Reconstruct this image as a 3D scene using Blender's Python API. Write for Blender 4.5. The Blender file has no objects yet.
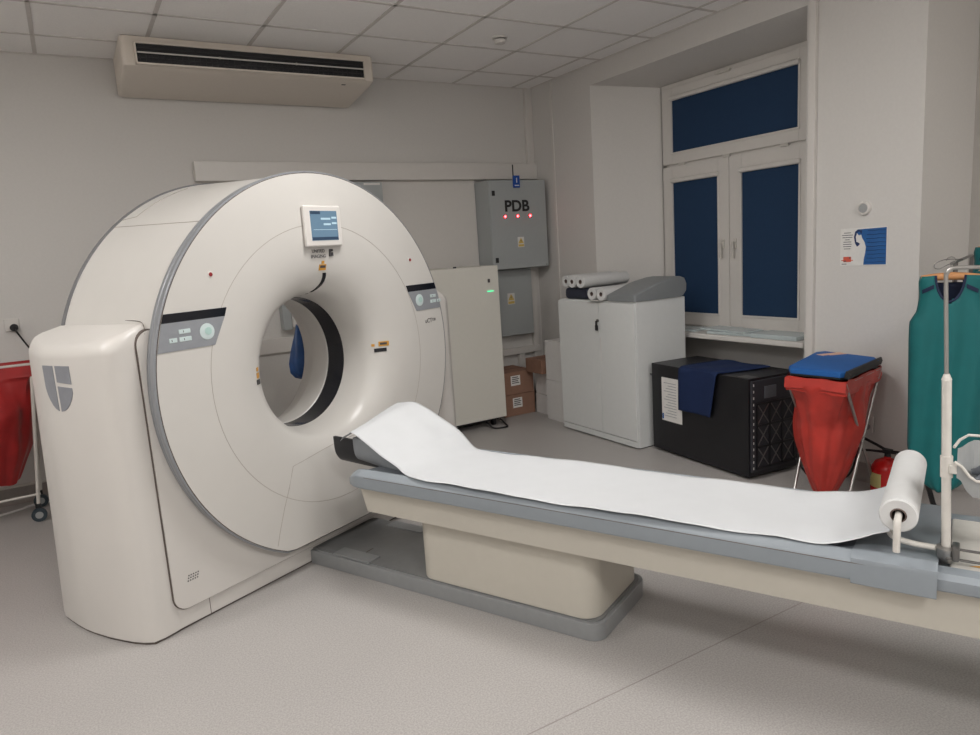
import bpy, bmesh, math, random
from mathutils import Vector, Matrix
random.seed(7)
sc = bpy.context.scene
COL = sc.collection
PI = math.pi

# ------------------------------------------------------------------ camera
cam_d = bpy.data.cameras.new('camera'); cam = bpy.data.objects.new('camera', cam_d); COL.objects.link(cam)
cam_d.sensor_width = 36; cam_d.lens = 700.55 / 980 * 36; cam_d.clip_start = .02
yaw, pitch, roll = .52921675, -.16565137, -.06480748
fw = Vector((math.sin(yaw)*math.cos(pitch), math.cos(yaw)*math.cos(pitch), math.sin(pitch)))
rt = Vector((math.cos(yaw), -math.sin(yaw), 0)); up = rt.cross(fw)
c_, s_ = math.cos(roll), math.sin(roll)
r2 = c_*rt + s_*up; u2 = -s_*rt + c_*up
m = Matrix((r2, u2, -fw)).transposed().to_4x4(); m.translation = Vector((0, 0, 1.5))
cam.matrix_world = m
sc.camera = cam

# ------------------------------------------------------------------ world, exposure
w = bpy.data.worlds.new('world'); sc.world = w; w.use_nodes = True
w.node_tree.nodes['Background'].inputs[0].default_value = (.35, .42, .55, 1)
w.node_tree.nodes['Background'].inputs[1].default_value = .15
sc.view_settings.view_transform = 'Standard'; sc.view_settings.look = 'None'
sc.view_settings.gamma = 1; sc.view_settings.use_curve_mapping = False
sc.view_settings.exposure = 1.17

H_C = 2.953      # ceiling height
LAMPS = [(-1.3, 2.9, 4.5), (1.4, 2.5, 5), (-1.2, .4, 5), (.65, -1.0, 10), (2.5, -1.0, 7)]
LCOL = (1.0, .99, .98)
for i, (x, y, e) in enumerate(LAMPS):
    l = bpy.data.lights.new('panel_light', 'AREA'); l.shape = 'SQUARE'; l.size = .56; l.energy = e * 1.9; l.color = LCOL
    o = bpy.data.objects.new('panel_light', l); COL.objects.link(o); o.location = (x, y, H_C - .082)

# ------------------------------------------------------------------ materials
def lin(c):
    return tuple(((v/255)/12.92 if v/255 <= .04045 else ((v/255+.055)/1.055)**2.4) for v in c) + (1,)
MATS = {}
def mat(name, rgb, rough=.5, metal=0, noise=.04, scale=30, bump=0, emit=0, trans=0, spec=.5, alpha=1, sub=0, ecol=None):
    mt = bpy.data.materials.new(name); mt.use_nodes = True
    nt = mt.node_tree; b = nt.nodes['Principled BSDF']
    b.inputs['Roughness'].default_value = rough; b.inputs['Metallic'].default_value = metal
    b.inputs['Specular IOR Level'].default_value = spec
    base = lin(rgb)
    tc = nt.nodes.new('ShaderNodeTexCoord'); nz = nt.nodes.new('ShaderNodeTexNoise')
    nz.inputs['Scale'].default_value = scale; nz.inputs['Detail'].default_value = 4
    nt.links.new(tc.outputs['Object'], nz.inputs['Vector'])
    rp = nt.nodes.new('ShaderNodeValToRGB')
    rp.color_ramp.elements[0].position = .3; rp.color_ramp.elements[1].position = .7
    rp.color_ramp.elements[0].color = tuple(v*(1-noise) for v in base[:3]) + (1,)
    rp.color_ramp.elements[1].color = tuple(min(1, v*(1+noise)) for v in base[:3]) + (1,)
    nt.links.new(nz.outputs['Fac'], rp.inputs['Fac'])
    nt.links.new(rp.outputs['Color'], b.inputs['Base Color'])
    if bump:
        bp = nt.nodes.new('ShaderNodeBump'); bp.inputs['Strength'].default_value = bump; bp.inputs['Distance'].default_value = .002
        nt.links.new(nz.outputs['Fac'], bp.inputs['Height']); nt.links.new(bp.outputs['Normal'], b.inputs['Normal'])
    if emit:
        b.inputs['Emission Color'].default_value = lin(ecol or rgb); b.inputs['Emission Strength'].default_value = emit
    if trans: b.inputs['Transmission Weight'].default_value = trans
    if sub:
        b.inputs['Subsurface Weight'].default_value = sub; b.inputs['Subsurface Radius'].default_value = (.02, .02, .02)
    b.inputs['Alpha'].default_value = alpha
    MATS[name] = mt
    return mt
wallm = mat('wall_paint', (211, 208, 204), .62, noise=.015, scale=60, bump=.15, spec=.35)
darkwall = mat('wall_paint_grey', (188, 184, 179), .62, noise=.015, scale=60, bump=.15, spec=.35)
covem = mat('cove_vinyl', (150, 143, 138), .5, noise=.03, scale=40)
covetop = mat('cove_cap', (196, 190, 184), .5)
tilem = mat('ceiling_tile', (248, 246, 244), .85, noise=.03, scale=120, bump=.3, spec=.2)
gridm = mat('ceiling_bar', (208, 203, 199), .6)
trimw = mat('white_pvc', (214, 210, 205), .4, noise=.01)
cream = mat('gantry_shell', (206, 203, 198), .32, noise=.01, scale=8)
cream2 = mat('pod_shell', (206, 202, 197), .35, noise=.01, scale=8)
tabcream = mat('table_cream', (190, 185, 174), .4, noise=.012)
greyr = mat('grey_trim', (142, 145, 149), .35, noise=.02, metal=.15)
railm = mat('table_rail', (137, 144, 150), .42, noise=.02)
padm = mat('pad_vinyl', (112, 118, 124), .55, noise=.03, bump=.1)
blackh = mat('black_shell', (16, 17, 24), .4)
foamm = mat('foam_grey', (132, 136, 140), .8, noise=.03)
flapm = mat('flap_vinyl', (124, 131, 137), .5, noise=.02)
basem = mat('table_base', (143, 145, 146), .3, noise=.03, metal=.1)
basetop = mat('table_base_plate', (118, 119, 119), .3, noise=.04)
blackm = mat('black_gloss', (20, 22, 30), .15, noise=.05)
blackr = mat('black_rubber', (24, 24, 26), .55)
seamm = mat('seam_dark', (92, 82, 76), .7)
seaml = mat('seam_light', (168, 160, 152), .6)
logom = mat('logo_grey', (132, 134, 140), .45)
rimd = mat('rim_dark', (112, 112, 114), .4)
panelg = mat('control_panel', (142, 145, 150), .4)
btnm = mat('button_pale', (200, 214, 214), .4)
btnring = mat('button_mint', (176, 206, 200), .4)
textd = mat('print_dark', (70, 68, 70), .6)
orange = mat('laser_label', (205, 150, 60), .5)
redm = mat('indicator_red', (140, 40, 45), .4)
screenm = mat('screen_blue', (40, 56, 70), .3, emit=.36, ecol=(112, 140, 160))
screend = mat('screen_dark', (20, 30, 45), .3, emit=.25, ecol=(60, 84, 108))
screenl = mat('screen_light', (120, 140, 150), .3, emit=.36, ecol=(172, 196, 208))
paperm = mat('paper_white', (202, 204, 206), .75, noise=.012, scale=14, bump=.25, spec=.2)
rollm = mat('roll_paper', (206, 206, 205), .8, noise=.02, spec=.2)
corem = mat('roll_core', (110, 95, 88), .8)
metalc = mat('steel', (170, 168, 165), .28, metal=.85)
metald = mat('steel_dark', (120, 118, 116), .35, metal=.8)
whitem = mat('white_enamel', (205, 201, 194), .3)
cabm = mat('cabinet_grey', (216, 218, 217), .45, noise=.012)
pdbm = mat('panel_grey', (166, 170, 170), .45, noise=.012)
elecm = mat('cabinet_cream', (215, 212, 203), .45, noise=.01)
upsm = mat('ups_black', (21, 21, 25), .38, noise=.06)
upsg = mat('ups_mesh', (46, 46, 52), .55)
clothm = mat('cloth_navy', (30, 44, 78), .85, noise=.06, scale=80, bump=.3, spec=.2)
bluem = mat('lid_blue', (20, 88, 158), .75, noise=.05)
redbag = mat('red_bag', (180, 54, 45), .38, noise=.14, scale=9, bump=.5, sub=.05)
redbag2 = mat('red_bag_dark', (160, 36, 36), .4, noise=.16, scale=9, bump=.5, sub=.05)
extm = mat('extinguisher_red', (192, 28, 26), .25)
blindm = mat('blind_navy', (33, 58, 88), .7, noise=.03, scale=60, spec=.25)
teal = mat('apron_teal', (0, 98, 100), .65, noise=.05, scale=12, bump=.2)
tealn = mat('apron_trim_navy', (16, 32, 64), .7)
wood = mat('hanger_wood', (196, 140, 92), .5, noise=.12, scale=20)
cardb = mat('cardboard', (142, 108, 90), .8, noise=.06, scale=18)
cardd = mat('cardboard_tape', (124, 88, 70), .7)
cartonw = mat('carton_white', (214, 212, 210), .7, noise=.02)
labelw = mat('label_white', (222, 220, 216), .6)
acm = mat('ac_plastic', (222, 213, 202), .45, noise=.01)
acd = mat('ac_dark', (24, 24, 28), .5)
yel = mat('warning_yellow', (205, 176, 90), .6)
bluesign = mat('sign_blue', (18, 74, 160), .5)
led = mat('led_red', (255, 40, 40), .3, emit=9, ecol=(255, 55, 60))
ledg = mat('led_green', (60, 220, 150), .3, emit=.8, ecol=(60, 225, 150))
ledd = mat('led_bezel', (120, 40, 45), .4)
posterb = mat('poster_blue', (28, 88, 150), .55, noise=.12, scale=14)
posterd = mat('poster_navy', (16, 44, 92), .55)
posterr = mat('poster_red', (206, 90, 70), .6)
plast = mat('clear_plastic', (214, 226, 228), .15, noise=.03, alpha=.62)
glassm = mat('window_glass', (235, 240, 240), .03, trans=1, noise=0)
bluebag = mat('blue_bag', (40, 78, 132), .35, noise=.2, scale=14, bump=.4)
wedgem = mat('wedge_grey', (130, 134, 136), .5, noise=.02)
darkblue = mat('packet_navy', (34, 38, 56), .5)
lampm = mat('lamp_diffuser', (240, 238, 232), .5, emit=4.0, ecol=(255, 250, 245))
greylt = mat('tray_grey', (158, 160, 160), .4)
greydk = mat('bottle_grey', (92, 96, 102), .35)

# floor: speckled vinyl
def floor_mat():
    mt = bpy.data.materials.new('floor_vinyl'); mt.use_nodes = True; nt = mt.node_tree; b = nt.nodes['Principled BSDF']
    tc = nt.nodes.new('ShaderNodeTexCoord')
    n1 = nt.nodes.new('ShaderNodeTexNoise'); n1.inputs['Scale'].default_value = 160; n1.inputs['Detail'].default_value = 3
    n2 = nt.nodes.new('ShaderNodeTexNoise'); n2.inputs['Scale'].default_value = 1.6; n2.inputs['Detail'].default_value = 5
    for n in (n1, n2): nt.links.new(tc.outputs['Object'], n.inputs['Vector'])
    r = nt.nodes.new('ShaderNodeValToRGB'); r.color_ramp.elements[0].position = .35; r.color_ramp.elements[1].position = .65
    r.color_ramp.elements[0].color = lin((160, 156, 153)); r.color_ramp.elements[1].color = lin((181, 177, 174))
    nt.links.new(n1.outputs['Fac'], r.inputs['Fac'])
    mx = nt.nodes.new('ShaderNodeMixRGB'); mx.blend_type = 'MULTIPLY'; mx.inputs[0].default_value = .3
    r2_ = nt.nodes.new('ShaderNodeValToRGB'); r2_.color_ramp.elements[0].position = .3; r2_.color_ramp.elements[1].position = .7
    r2_.color_ramp.elements[0].color = (.82, .82, .82, 1); r2_.color_ramp.elements[1].color = (1, 1, 1, 1)
    nt.links.new(n2.outputs['Fac'], r2_.inputs['Fac'])
    nt.links.new(r.outputs['Color'], mx.inputs[1]); nt.links.new(r2_.outputs['Color'], mx.inputs[2])
    nt.links.new(mx.outputs['Color'], b.inputs['Base Color'])
    b.inputs['Roughness'].default_value = .42; b.inputs['Specular IOR Level'].default_value = .4
    return mt
floorm = floor_mat()

# ------------------------------------------------------------------ mesh helpers
G = -.44287359
ROT = Matrix.Rotation(-G, 4, 'Z')     # scanner frame: x = s (across the couch), y = d (into the gantry)
ORG = {}
def new(): return bmesh.new()
def join(bm, other, M=None):
    me = bpy.data.meshes.new('t'); other.to_mesh(me); other.free()
    if M is not None: me.transform(M)
    bm.from_mesh(me); bpy.data.meshes.remove(me); return bm
def box(bm, a, b, bev=0, seg=2, rz=0, tilt=None):
    t = new(); bmesh.ops.create_cube(t, size=1)
    ctr = [(a[i]+b[i])/2 for i in range(3)]; sz = [abs(b[i]-a[i]) for i in range(3)]
    bmesh.ops.scale(t, vec=sz, verts=t.verts)
    if bev: bmesh.ops.bevel(t, geom=t.edges[:], offset=min(bev, min(sz)*.49), segments=seg, affect='EDGES', profile=.5)
    M = Matrix.Translation(ctr) @ (Matrix.Rotation(rz, 4, 'Z') if rz else Matrix()) @ (tilt or Matrix())
    return join(bm, t, M)
def prism(bm, pts, z0, z1, bev=0, M=None):
    """pts (x,y) outline extruded along z; M maps to place"""
    t = new(); vs = [t.verts.new((p[0], p[1], z0)) for p in pts]; f = t.faces.new(vs)
    r = bmesh.ops.extrude_face_region(t, geom=[f]); vv = [v for v in r['geom'] if isinstance(v, bmesh.types.BMVert)]
    bmesh.ops.translate(t, vec=(0, 0, z1-z0), verts=vv)
    bmesh.ops.recalc_face_normals(t, faces=t.faces)
    if bev: bmesh.ops.bevel(t, geom=t.edges[:], offset=bev, segments=2, affect='EDGES', profile=.5)
    return join(bm, t, M)
# map prism local (a,b,c) onto axes
def axes(o, ax, ay, az):
    M = Matrix((ax, ay, az)).transposed().to_4x4(); M.translation = Vector(o); return M
XZ = axes((0,0,0), (1,0,0), (0,0,1), (0,-1,0))      # (a,b,c)->(a,-c,b)
YZ = axes((0,0,0), (0,1,0), (0,0,1), (1,0,0))       # (a,b,c)->(c,a,b)
def loft(bm, rings, close=True, cap=True):
    R = [[bm.verts.new(p) for p in ring] for ring in rings]
    n = len(R[0])
    for a, b in zip(R, R[1:]):
        for i in range(n if close else n-1):
            j = (i+1) % n
            try: bm.faces.new((a[i], a[j], b[j], b[i]))
            except ValueError: pass
    if cap and close:
        for ring in (R[0], R[-1]):
            try: bm.faces.new(ring)
            except ValueError: pass
    return bm
def tube(bm, pts, r, n=10, closed=False, cap=True):
    P = [Vector(p) for p in pts]; rings = []; N = len(P)
    prev = None
    for i, p in enumerate(P):
        if closed: t = (P[(i+1) % N] - P[i-1])
        else: t = P[min(i+1, N-1)] - P[max(i-1, 0)]
        t.normalize()
        if prev is None:
            a = Vector((0, 0, 1)) if abs(t.z) < .9 else Vector((1, 0, 0)); nrm = t.cross(a).normalized()
        else:
            nrm = (prev - t*prev.dot(t)).normalized()
        prev = nrm; bn = t.cross(nrm)
        rr = r[i] if isinstance(r, (list, tuple)) else r
        rings.append([p + (nrm*math.cos(2*PI*k/n) + bn*math.sin(2*PI*k/n))*rr for k in range(n)])
    if closed: rings.append(rings[0])
    loft(bm, rings, True, cap and not closed)
    if closed: bmesh.ops.remove_doubles(bm, verts=bm.verts, dist=1e-6)
    return bm
def cyl(bm, a, b, r, n=24): return tube(bm, [a, b], r, n)
def lathe(bm, prof, c, axis='y', n=96, zcut=None):
    """prof: (radius, axial); revolve about axis through c"""
    R = []
    for (r, t) in prof:
        ring = []
        for k in range(n):
            a = 2*PI*k/n; u, v = r*math.cos(a), r*math.sin(a)
            if axis == 'y': p = [c[0]+u, t, c[2]+v]
            elif axis == 'z': p = [c[0]+u, c[1]+v, t]
            else: p = [t, c[1]+u, c[2]+v]
            if zcut is not None and p[2] < zcut: p[2] = zcut
            ring.append(p)
        R.append(ring)
    return loft(bm, R, True, False)
def bez(pts, n=8):
    """Catmull-Rom through pts"""
    P = [Vector(p) for p in pts]; P = [2*P[0]-P[1]] + P + [2*P[-1]-P[-2]]; out = []
    for i in range(1, len(P)-2):
        for k in range(n):
            t = k/n
            out.append(.5*((2*P[i]) + (-P[i-1]+P[i+1])*t + (2*P[i-1]-5*P[i]+4*P[i+1]-P[i+2])*t*t + (-P[i-1]+3*P[i]-3*P[i+1]+P[i+2])*t**3))
    out.append(P[-2]); return out

def obj(name, bm, m, parent=None, label=None, smooth=40):
    bmesh.ops.recalc_face_normals(bm, faces=bm.faces)
    me = bpy.data.meshes.new(name); bm.to_mesh(me); bm.free()
    o = bpy.data.objects.new(name, me); COL.objects.link(o)
    me.materials.append(m)
    if smooth:
        for p in me.polygons: p.use_smooth = True
        me.set_sharp_from_angle(angle=math.radians(smooth))
        wn = o.modifiers.new('weighted', 'WEIGHTED_NORMAL'); wn.keep_sharp = True; wn.mode = 'FACE_AREA'
    if parent is not None:
        org = ORG[parent]; me.transform(Matrix.Translation(-org)); o.parent = parent; ORG[o] = org
    if label: o['label'] = label
    return o
def thing(name, label, cat, loc=(0,0,0), group=None, ct=False, rz=0):
    o = bpy.data.objects.new(name, None); COL.objects.link(o); o.empty_display_size = .1
    L = Vector(loc); ORG[o] = L
    if ct: o.location = ROT @ L; o.rotation_euler = (0, 0, -G)
    else: o.location = L; o.rotation_euler = (0, 0, rz)
    tag(o, label, cat, group); return o
def tag(o, label, cat, group=None):
    o['label'] = label; o['category'] = cat
    if group: o['group'] = group
    return o
def single(name, bm, m, label, cat, group=None, ct=False, org=None):
    """a thing that is one mesh, in world (or scanner) coordinates"""
    o = obj(name, bm, m)
    if org is None:
        vs = [v.co for v in o.data.vertices]
        org = Vector((sum(v.x for v in vs)/len(vs), sum(v.y for v in vs)/len(vs), min(v.z for v in vs)))
    org = Vector(org); o.data.transform(Matrix.Translation(-org))
    o.location = (ROT @ org) if ct else org
    if ct: o.rotation_euler = (0, 0, -G)
    ORG[o] = org
    return tag(o, label, cat, group)
def struct(name, bm, m, parent=None, kind=True):
    o = obj(name, bm, m); 
    if parent is not None: o.parent = parent
    else: o['kind'] = 'structure'
    ORG[o] = Vector((0,0,0)); return o
def text_bm(s, size, M, depth=.0006, bold=False, sx=1):
    cu = bpy.data.curves.new('txt', 'FONT'); cu.body = s; cu.size = size; cu.extrude = depth
    cu.align_x = 'CENTER'; cu.align_y = 'CENTER'
    if bold: cu.offset = size*.03
    o = bpy.data.objects.new('txt', cu); COL.objects.link(o)
    dg = bpy.context.evaluated_depsgraph_get(); me = bpy.data.meshes.new_from_object(o.evaluated_get(dg))
    bpy.data.objects.remove(o); bpy.data.curves.remove(cu)
    me.transform(M @ Matrix.Diagonal((sx, 1, 1, 1)))
    bm = new(); bm.from_mesh(me); bpy.data.meshes.remove(me); return bm
def face_y(x, y, z): return Matrix.Translation((x, y, z)) @ Matrix.Rotation(PI/2, 4, 'X')      # readable from -y
def face_x(x, y, z): return Matrix.Translation((x, y, z)) @ Matrix.Rotation(-PI/2, 4, 'Z') @ Matrix.Rotation(PI/2, 4, 'X')  # readable from -x

# ------------------------------------------------------------------ room shell
XR, YB, XL, YF = 3.92, 5.65, -2.3, -2.4
NY0, NY1, NX, NZ = 2.765, 4.77, 4.30, 2.79          # window niche
PX = 4.43                                           # depth of the alcove right of the pillar
b = new(); box(b, (XL, YF, -.1), (PX+.2, YB+.2, 0)); struct('floor', b, floorm)
b = new(); box(b, (XL, YF, H_C), (PX+.2, YB+.2, H_C+.1)); ceil = struct('ceiling', b, tilem)
b = new()
x = .018 - .617*3
while x < XR:
    box(b, (x-.012, YF, H_C-.004), (x+.012, YB, H_C+.01)); x += .617
y = 5.215
while y > YF:
    box(b, (XL, y-.012, H_C-.004), (XR, y+.012, H_C+.01)); y -= .597
box(b, (XL, YB-.018, H_C-.006), (XR, YB, H_C)); box(b, (XR-.018, YF, H_C-.006), (XR, YB, H_C))
struct('grid_bars', b, gridm, ceil)
b = new(); box(b, (XL-.1, YB, 0), (PX+.2, YB+.15, H_C)); struct('wall_back', b, wallm)
b = new(); box(b, (XL-.15, YF, 0), (XL, YB+.15, H_C)); struct('wall_left', b, wallm)
b = new(); box(b, (XL-.15, YF-.15, 0), (PX+.3, YF, H_C)); struct('wall_front', b, wallm)
# right wall: far pier, pillar, lintel, niche with splayed jambs, breast under the window, alcove
b = new()
WY0, WY1, WZ0, WZ1 = 2.95, 4.33, .79, 2.70
prism(b, [(XR, YB), (XR, NY1), (NX, WY1+.02), (NX+.25, WY1+.02), (NX+.25, YB)], 0, H_C)
prism(b, [(XR, 2.08), (XR, NY0), (NX, WY0-.02), (NX+.25, WY0-.02), (NX+.25, 2.08)], 0, H_C)
# lintel
prism(b, [(XR, NZ), (XR, H_C), (NX+.25, H_C), (NX+.25, WZ1), (NX, WZ1)], -NY1, -NY0, M=XZ)
box(b, (NX-.02, WY0-.05, 0), (NX+.25, WY1+.05, WZ0))
struct('wall_right', b, wallm)
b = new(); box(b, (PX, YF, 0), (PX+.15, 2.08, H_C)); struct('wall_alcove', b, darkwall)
# skirting coved up the wall
def cove(name, p, q, nrm):
    b = new(); p, q, nrm = Vector(p), Vector(q), Vector(nrm)
    a = nrm*.006; 
    prof = [(0, 0), (.035, 0), (.02, .006), (.010, .018), (.006, .04), (.006, .11), (0, .11)]
    R = [[tuple(e + nrm*u + Vector((0, 0, v))) for u, v in prof] for e in (p, q)]
    loft(b, R); o = struct(name, b, covem)
    b = new(); R = [[tuple(e + nrm*u + Vector((0, 0, v))) for u, v in ((0, .110), (.009, .110), (.009, .117), (0, .117))] for e in (p, q)]
    loft(b, R); struct('cove_cap', b, covetop, o)
cove('baseboard_back', (XL, YB, 0), (XR, YB, 0), (0, -1, 0))
cove('baseboard_right', (XR, 2.08, 0), (XR, NY0, 0), (-1, 0, 0))
cove('baseboard_far_right', (XR, NY1, 0), (XR, YB, 0), (-1, 0, 0))
cove('baseboard_niche', (NX-.02, NY0, 0), (NX-.02, NY1, 0), (-1, 0, 0))
cove('baseboard_pillar', (XR, 2.08, 0), (PX, 2.08, 0), (0, -1, 0))
cove('baseboard_alcove', (PX, YF, 0), (PX, 2.08, 0), (-1, 0, 0))
b = new(); box(b, (XL, 1.678, -.001), (XR, 1.682, .0006)); struct('floor_joint', b, mat('floor_weld', (146, 140, 136), .5))
# ducts and pipe casings fixed to the walls
b = new(); box(b, (.895, YB-.07, 2.13), (XR-.002, YB, 2.272), .006); struct('trim_1', b, trimw)
b = new(); box(b, (3.842, YB-.035, 2.272), (XR-.002, YB, H_C), .004); struct('trim_2', b, trimw)
b = new(); box(b, (XR-.03, 2.69, .0), (XR, 2.735, H_C), .004); struct('trim_3', b, trimw)
b = new(); box(b, (XR-.012, 5.30, 0), (XR, 5.325, H_C), .004); struct('trim_4', b, trimw)
b = new(); box(b, (-1.8, YB-.03, .80), (2.3, YB, .92), .006); struct('trim_5', b, trimw)
b = new(); box(b, (3.12, YB-.05, .50), (3.86, YB, .56), .004); box(b, (3.62, YB-.05, 0), (3.68, YB, .5), .004); box(b, (3.80, YB-.04, .1), (3.86, YB, 2.13), .004); struct('trim_6', b, trimw)
b = new(); box(b, (2.05, YB-.012, 1.0), (3.25, YB, 2.13), .003); struct('trim_7', b, trimw)

# ------------------------------------------------------------------ window
def frame_yz(bm, y0, y1, z0, z1, w_, x0, x1, bev=.004, wt=None, wb=None):
    wt = wt or w_; wb = wb or w_
    box(bm, (x0, y0, z0), (x1, y0+w_, z1), bev); box(bm, (x0, y1-w_, z0), (x1, y1, z1), bev)
    box(bm, (x0, y0+w_-.002, z1-wt), (x1, y1-w_+.002, z1), bev); box(bm, (x0, y0+w_-.002, z0), (x1, y1-w_+.002, z0+wb), bev)
win = thing('window_1', 'white framed window', 'window', (NX, 3.68, .76))
for k in ('label', 'category'): del win[k]
win['kind'] = 'structure'
b = new(); frame_yz(b, WY0, WY1, WZ0, 2.70, .05, NX-.01, NX+.09); box(b, (NX-.01, WY0, 2.06), (NX+.09, WY1, 2.10), .004)
obj('window_frame', b, trimw, win)
def sash(y0, y1, z0, z1, wa, wb, hy=None):
    ya, yb, za, zb = y0+wa, y1-wb, z0+.10, z1-.125
    if hy is None: za, zb = z0+.088, z1-.095
    b = new()
    box(b, (NX-.03, y0, z0), (NX+.05, ya, z1), .006); box(b, (NX-.03, yb, z0), (NX+.05, y1, z1), .006)
    box(b, (NX-.03, ya-.002, zb), (NX+.05, yb+.002, z1), .006); box(b, (NX-.03, ya-.002, z0), (NX+.05, yb+.002, za), .006)
    s = obj('sash', b, trimw, win)
    b = new(); frame_yz(b, ya-.012, yb+.012, za-.012, zb+.012, .014, NX-.038, NX-.012, .003)
    obj('bead', b, trimw, s)
    b = new(); box(b, (NX-.025, ya, za), (NX-.02, yb, zb)); obj('blind', b, blindm, s, 'navy blue blind')
    b = new(); box(b, (NX-.055, ya-.014, zb-.006), (NX-.02, yb+.014, zb+.030), .012, 3); obj('blind_cassette', b, trimw, s)
    b = new(); box(b, (NX+.0, ya-.01, za-.01), (NX+.006, yb+.01, zb+.01)); obj('pane', b, glassm, s)
    if hy:
        b = new(); box(b, (NX-.045, hy-.013, 1.40), (NX-.03, hy+.013, 1.47), .004)
        box(b, (NX-.06, hy-.009, 1.43), (NX-.045, hy+.009, 1.45), .003); box(b, (NX-.07, hy-.008, 1.33), (NX-.056, hy+.008, 1.45), .004)
        obj('window_handle', b, whitem, s)
sash(2.975, 4.310, 2.082, 2.665, .094, .108)
sash(2.970, 3.643, .80, 2.066, .090, .113, 3.585)
sash(3.647, 4.312, .80, 2.066, .100, .106, 3.70)
for yy in (3.17, 3.66, 4.1):
    b = new(); box(b, (NX-.042, yy-.03, 2.062), (NX-.028, yy+.03, 2.082), .003); obj('hinge_cap', b, whitem, win)
b = new(); box(b, (NX-.05, 3.62, 2.655), (NX-.02, 3.76, 2.675), .004); obj('trickle_vent', b, whitem, win)
b = new(); box(b, (3.955, 2.80, .752), (NX+.02, 4.75, .79), .008, 3); obj('sill', b, trimw, win)

# ------------------------------------------------------------------ ceiling lamps (out of view overhead)
for x, y, e in LAMPS:
    t = thing('ceiling_lamp', 'square opal light panel mounted under the tiled ceiling', 'lamp', (x, y, H_C-.08), 'ceiling light panels')
    b = new(); box(b, (x-.30, y-.30, H_C-.014), (x+.30, y+.30, H_C), .003); obj('frame', b, whitem, t)
    b = new(); box(b, (x-.283, y-.283, H_C-.078), (x+.283, y+.283, H_C-.014), .01); obj('diffuser', b, lampm, t)

# ------------------------------------------------------------------ CT gantry
CS, CZ, RO, ZC = 2.421, .992, .9375, .150
gt = thing('ct_gantry', 'large cream ring shaped scanner gantry with round bore and grey rim', 'scanner', (CS, 3.0, 0), ct=True)
c = (CS, 0, CZ)
# housing barrel with rear cover
b = new(); lathe(b, [(.910, 2.63), (.918, 2.64), (.920, 2.66), (.946, 3.31)], c, n=128, zcut=ZC); obj('housing', b, cream, gt)
b = new(); lathe(b, [(.940, 3.308), (.950, 3.309), (.953, 3.322), (.950, 3.335), (.93, 3.345), (.93, 3.308)], c, n=128, zcut=ZC-.005); obj('rear_rim', b, rimd, gt)
b = new(); lathe(b, [(.935, 3.335), (.70, 3.375), (.55, 3.36), (.46, 3.32), (.39, 3.25), (.35, 3.17), (.338, 3.12)], c, n=96, zcut=ZC); obj('rear_cover', b, cream, gt)
# front rim ring
b = new(); lathe(b, [(.918, 2.665), (.928, 2.663), (.930, 2.645), (.927, 2.641), (.927, 2.637), (.932, 2.632), (.9345, 2.609), (.932, 2.603), (.927, 2.602), (.925, 2.64)], c, n=128, zcut=ZC-.004); obj('front_rim', b, greyr, gt)
# front face with the throat
prof = [(.9265, 2.612), (.923, 2.601), (.90, 2.600), (.80, 2.600), (.70, 2.600), (.66, 2.600), (.63, 2.601), (.60, 2.603), (.56, 2.607), (.52, 2.613), (.49, 2.620), (.46, 2.630), (.435, 2.641), (.41, 2.656), (.39, 2.671), (.37, 2.693), (.355, 2.722), (.345, 2.762), (.338, 2.812), (.336, 2.865)]
b = new(); lathe(b, prof, c, n=128, zcut=ZC); face = obj('front_cover', b, cream, gt)
b = new(); lathe(b, [(.336, 2.865), (.334, 2.868), (.334, 2.985), (.337, 2.99)], c, n=96); obj('bore_window', b, blackm, gt, 'glossy black band inside the bore')
b = new(); lathe(b, [(.337, 2.99), (.333, 2.994), (.333, 3.06), (.338, 3.12)], c, n=96); obj('bore_liner', b, cream, gt)
def seamring(r, d, w_, m_, name, a0=0, a1=2*PI, n=96):
    b = new(); pts = [(CS + r*math.cos(a0+(a1-a0)*k/n), d, max(ZC, CZ + r*math.sin(a0+(a1-a0)*k/n))) for k in range(n + (0 if a1-a0 > 6.28 else 1))]
    tube(b, pts, w_, 6, closed=a1-a0 > 6.28); return obj(name, b, m_, face)
seamring(.685, 2.6002, .0014, seaml, 'seam')
seamring(.9245, 2.6025, .0018, seamm, 'seam')
def throat(r):
    for (ra, da), (rb, db) in zip(prof[2:], prof[3:]):
        if rb <= r <= ra: return da + (db-da)*(ra-r)/(ra-rb)
    return 2.6
def on_face(s, z, off=0):
    return (s, throat(math.hypot(s-CS, z-CZ)) - off, z)
b = new(); tube(b, [on_face(s_a, z_a, -.0003) for s_a, z_a in [(1.968, .205), (1.99, .27), (2.03, .37), (2.07, .455), (2.105, .53), (2.115, .548)]], .0016, 6)
tube(b, [on_face(2.115+.05*k, .548+.004*k, -.0003) for k in range(13)], .0014, 6)
tube(b, [on_face(s_a, z_a, -.0003) for s_a, z_a in [(2.874, .205), (2.85, .27), (2.81, .37), (2.77, .455), (2.735, .53), (2.727, .548)]], .0016, 6)
obj('cover_seam', b, seaml, face)
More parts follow.
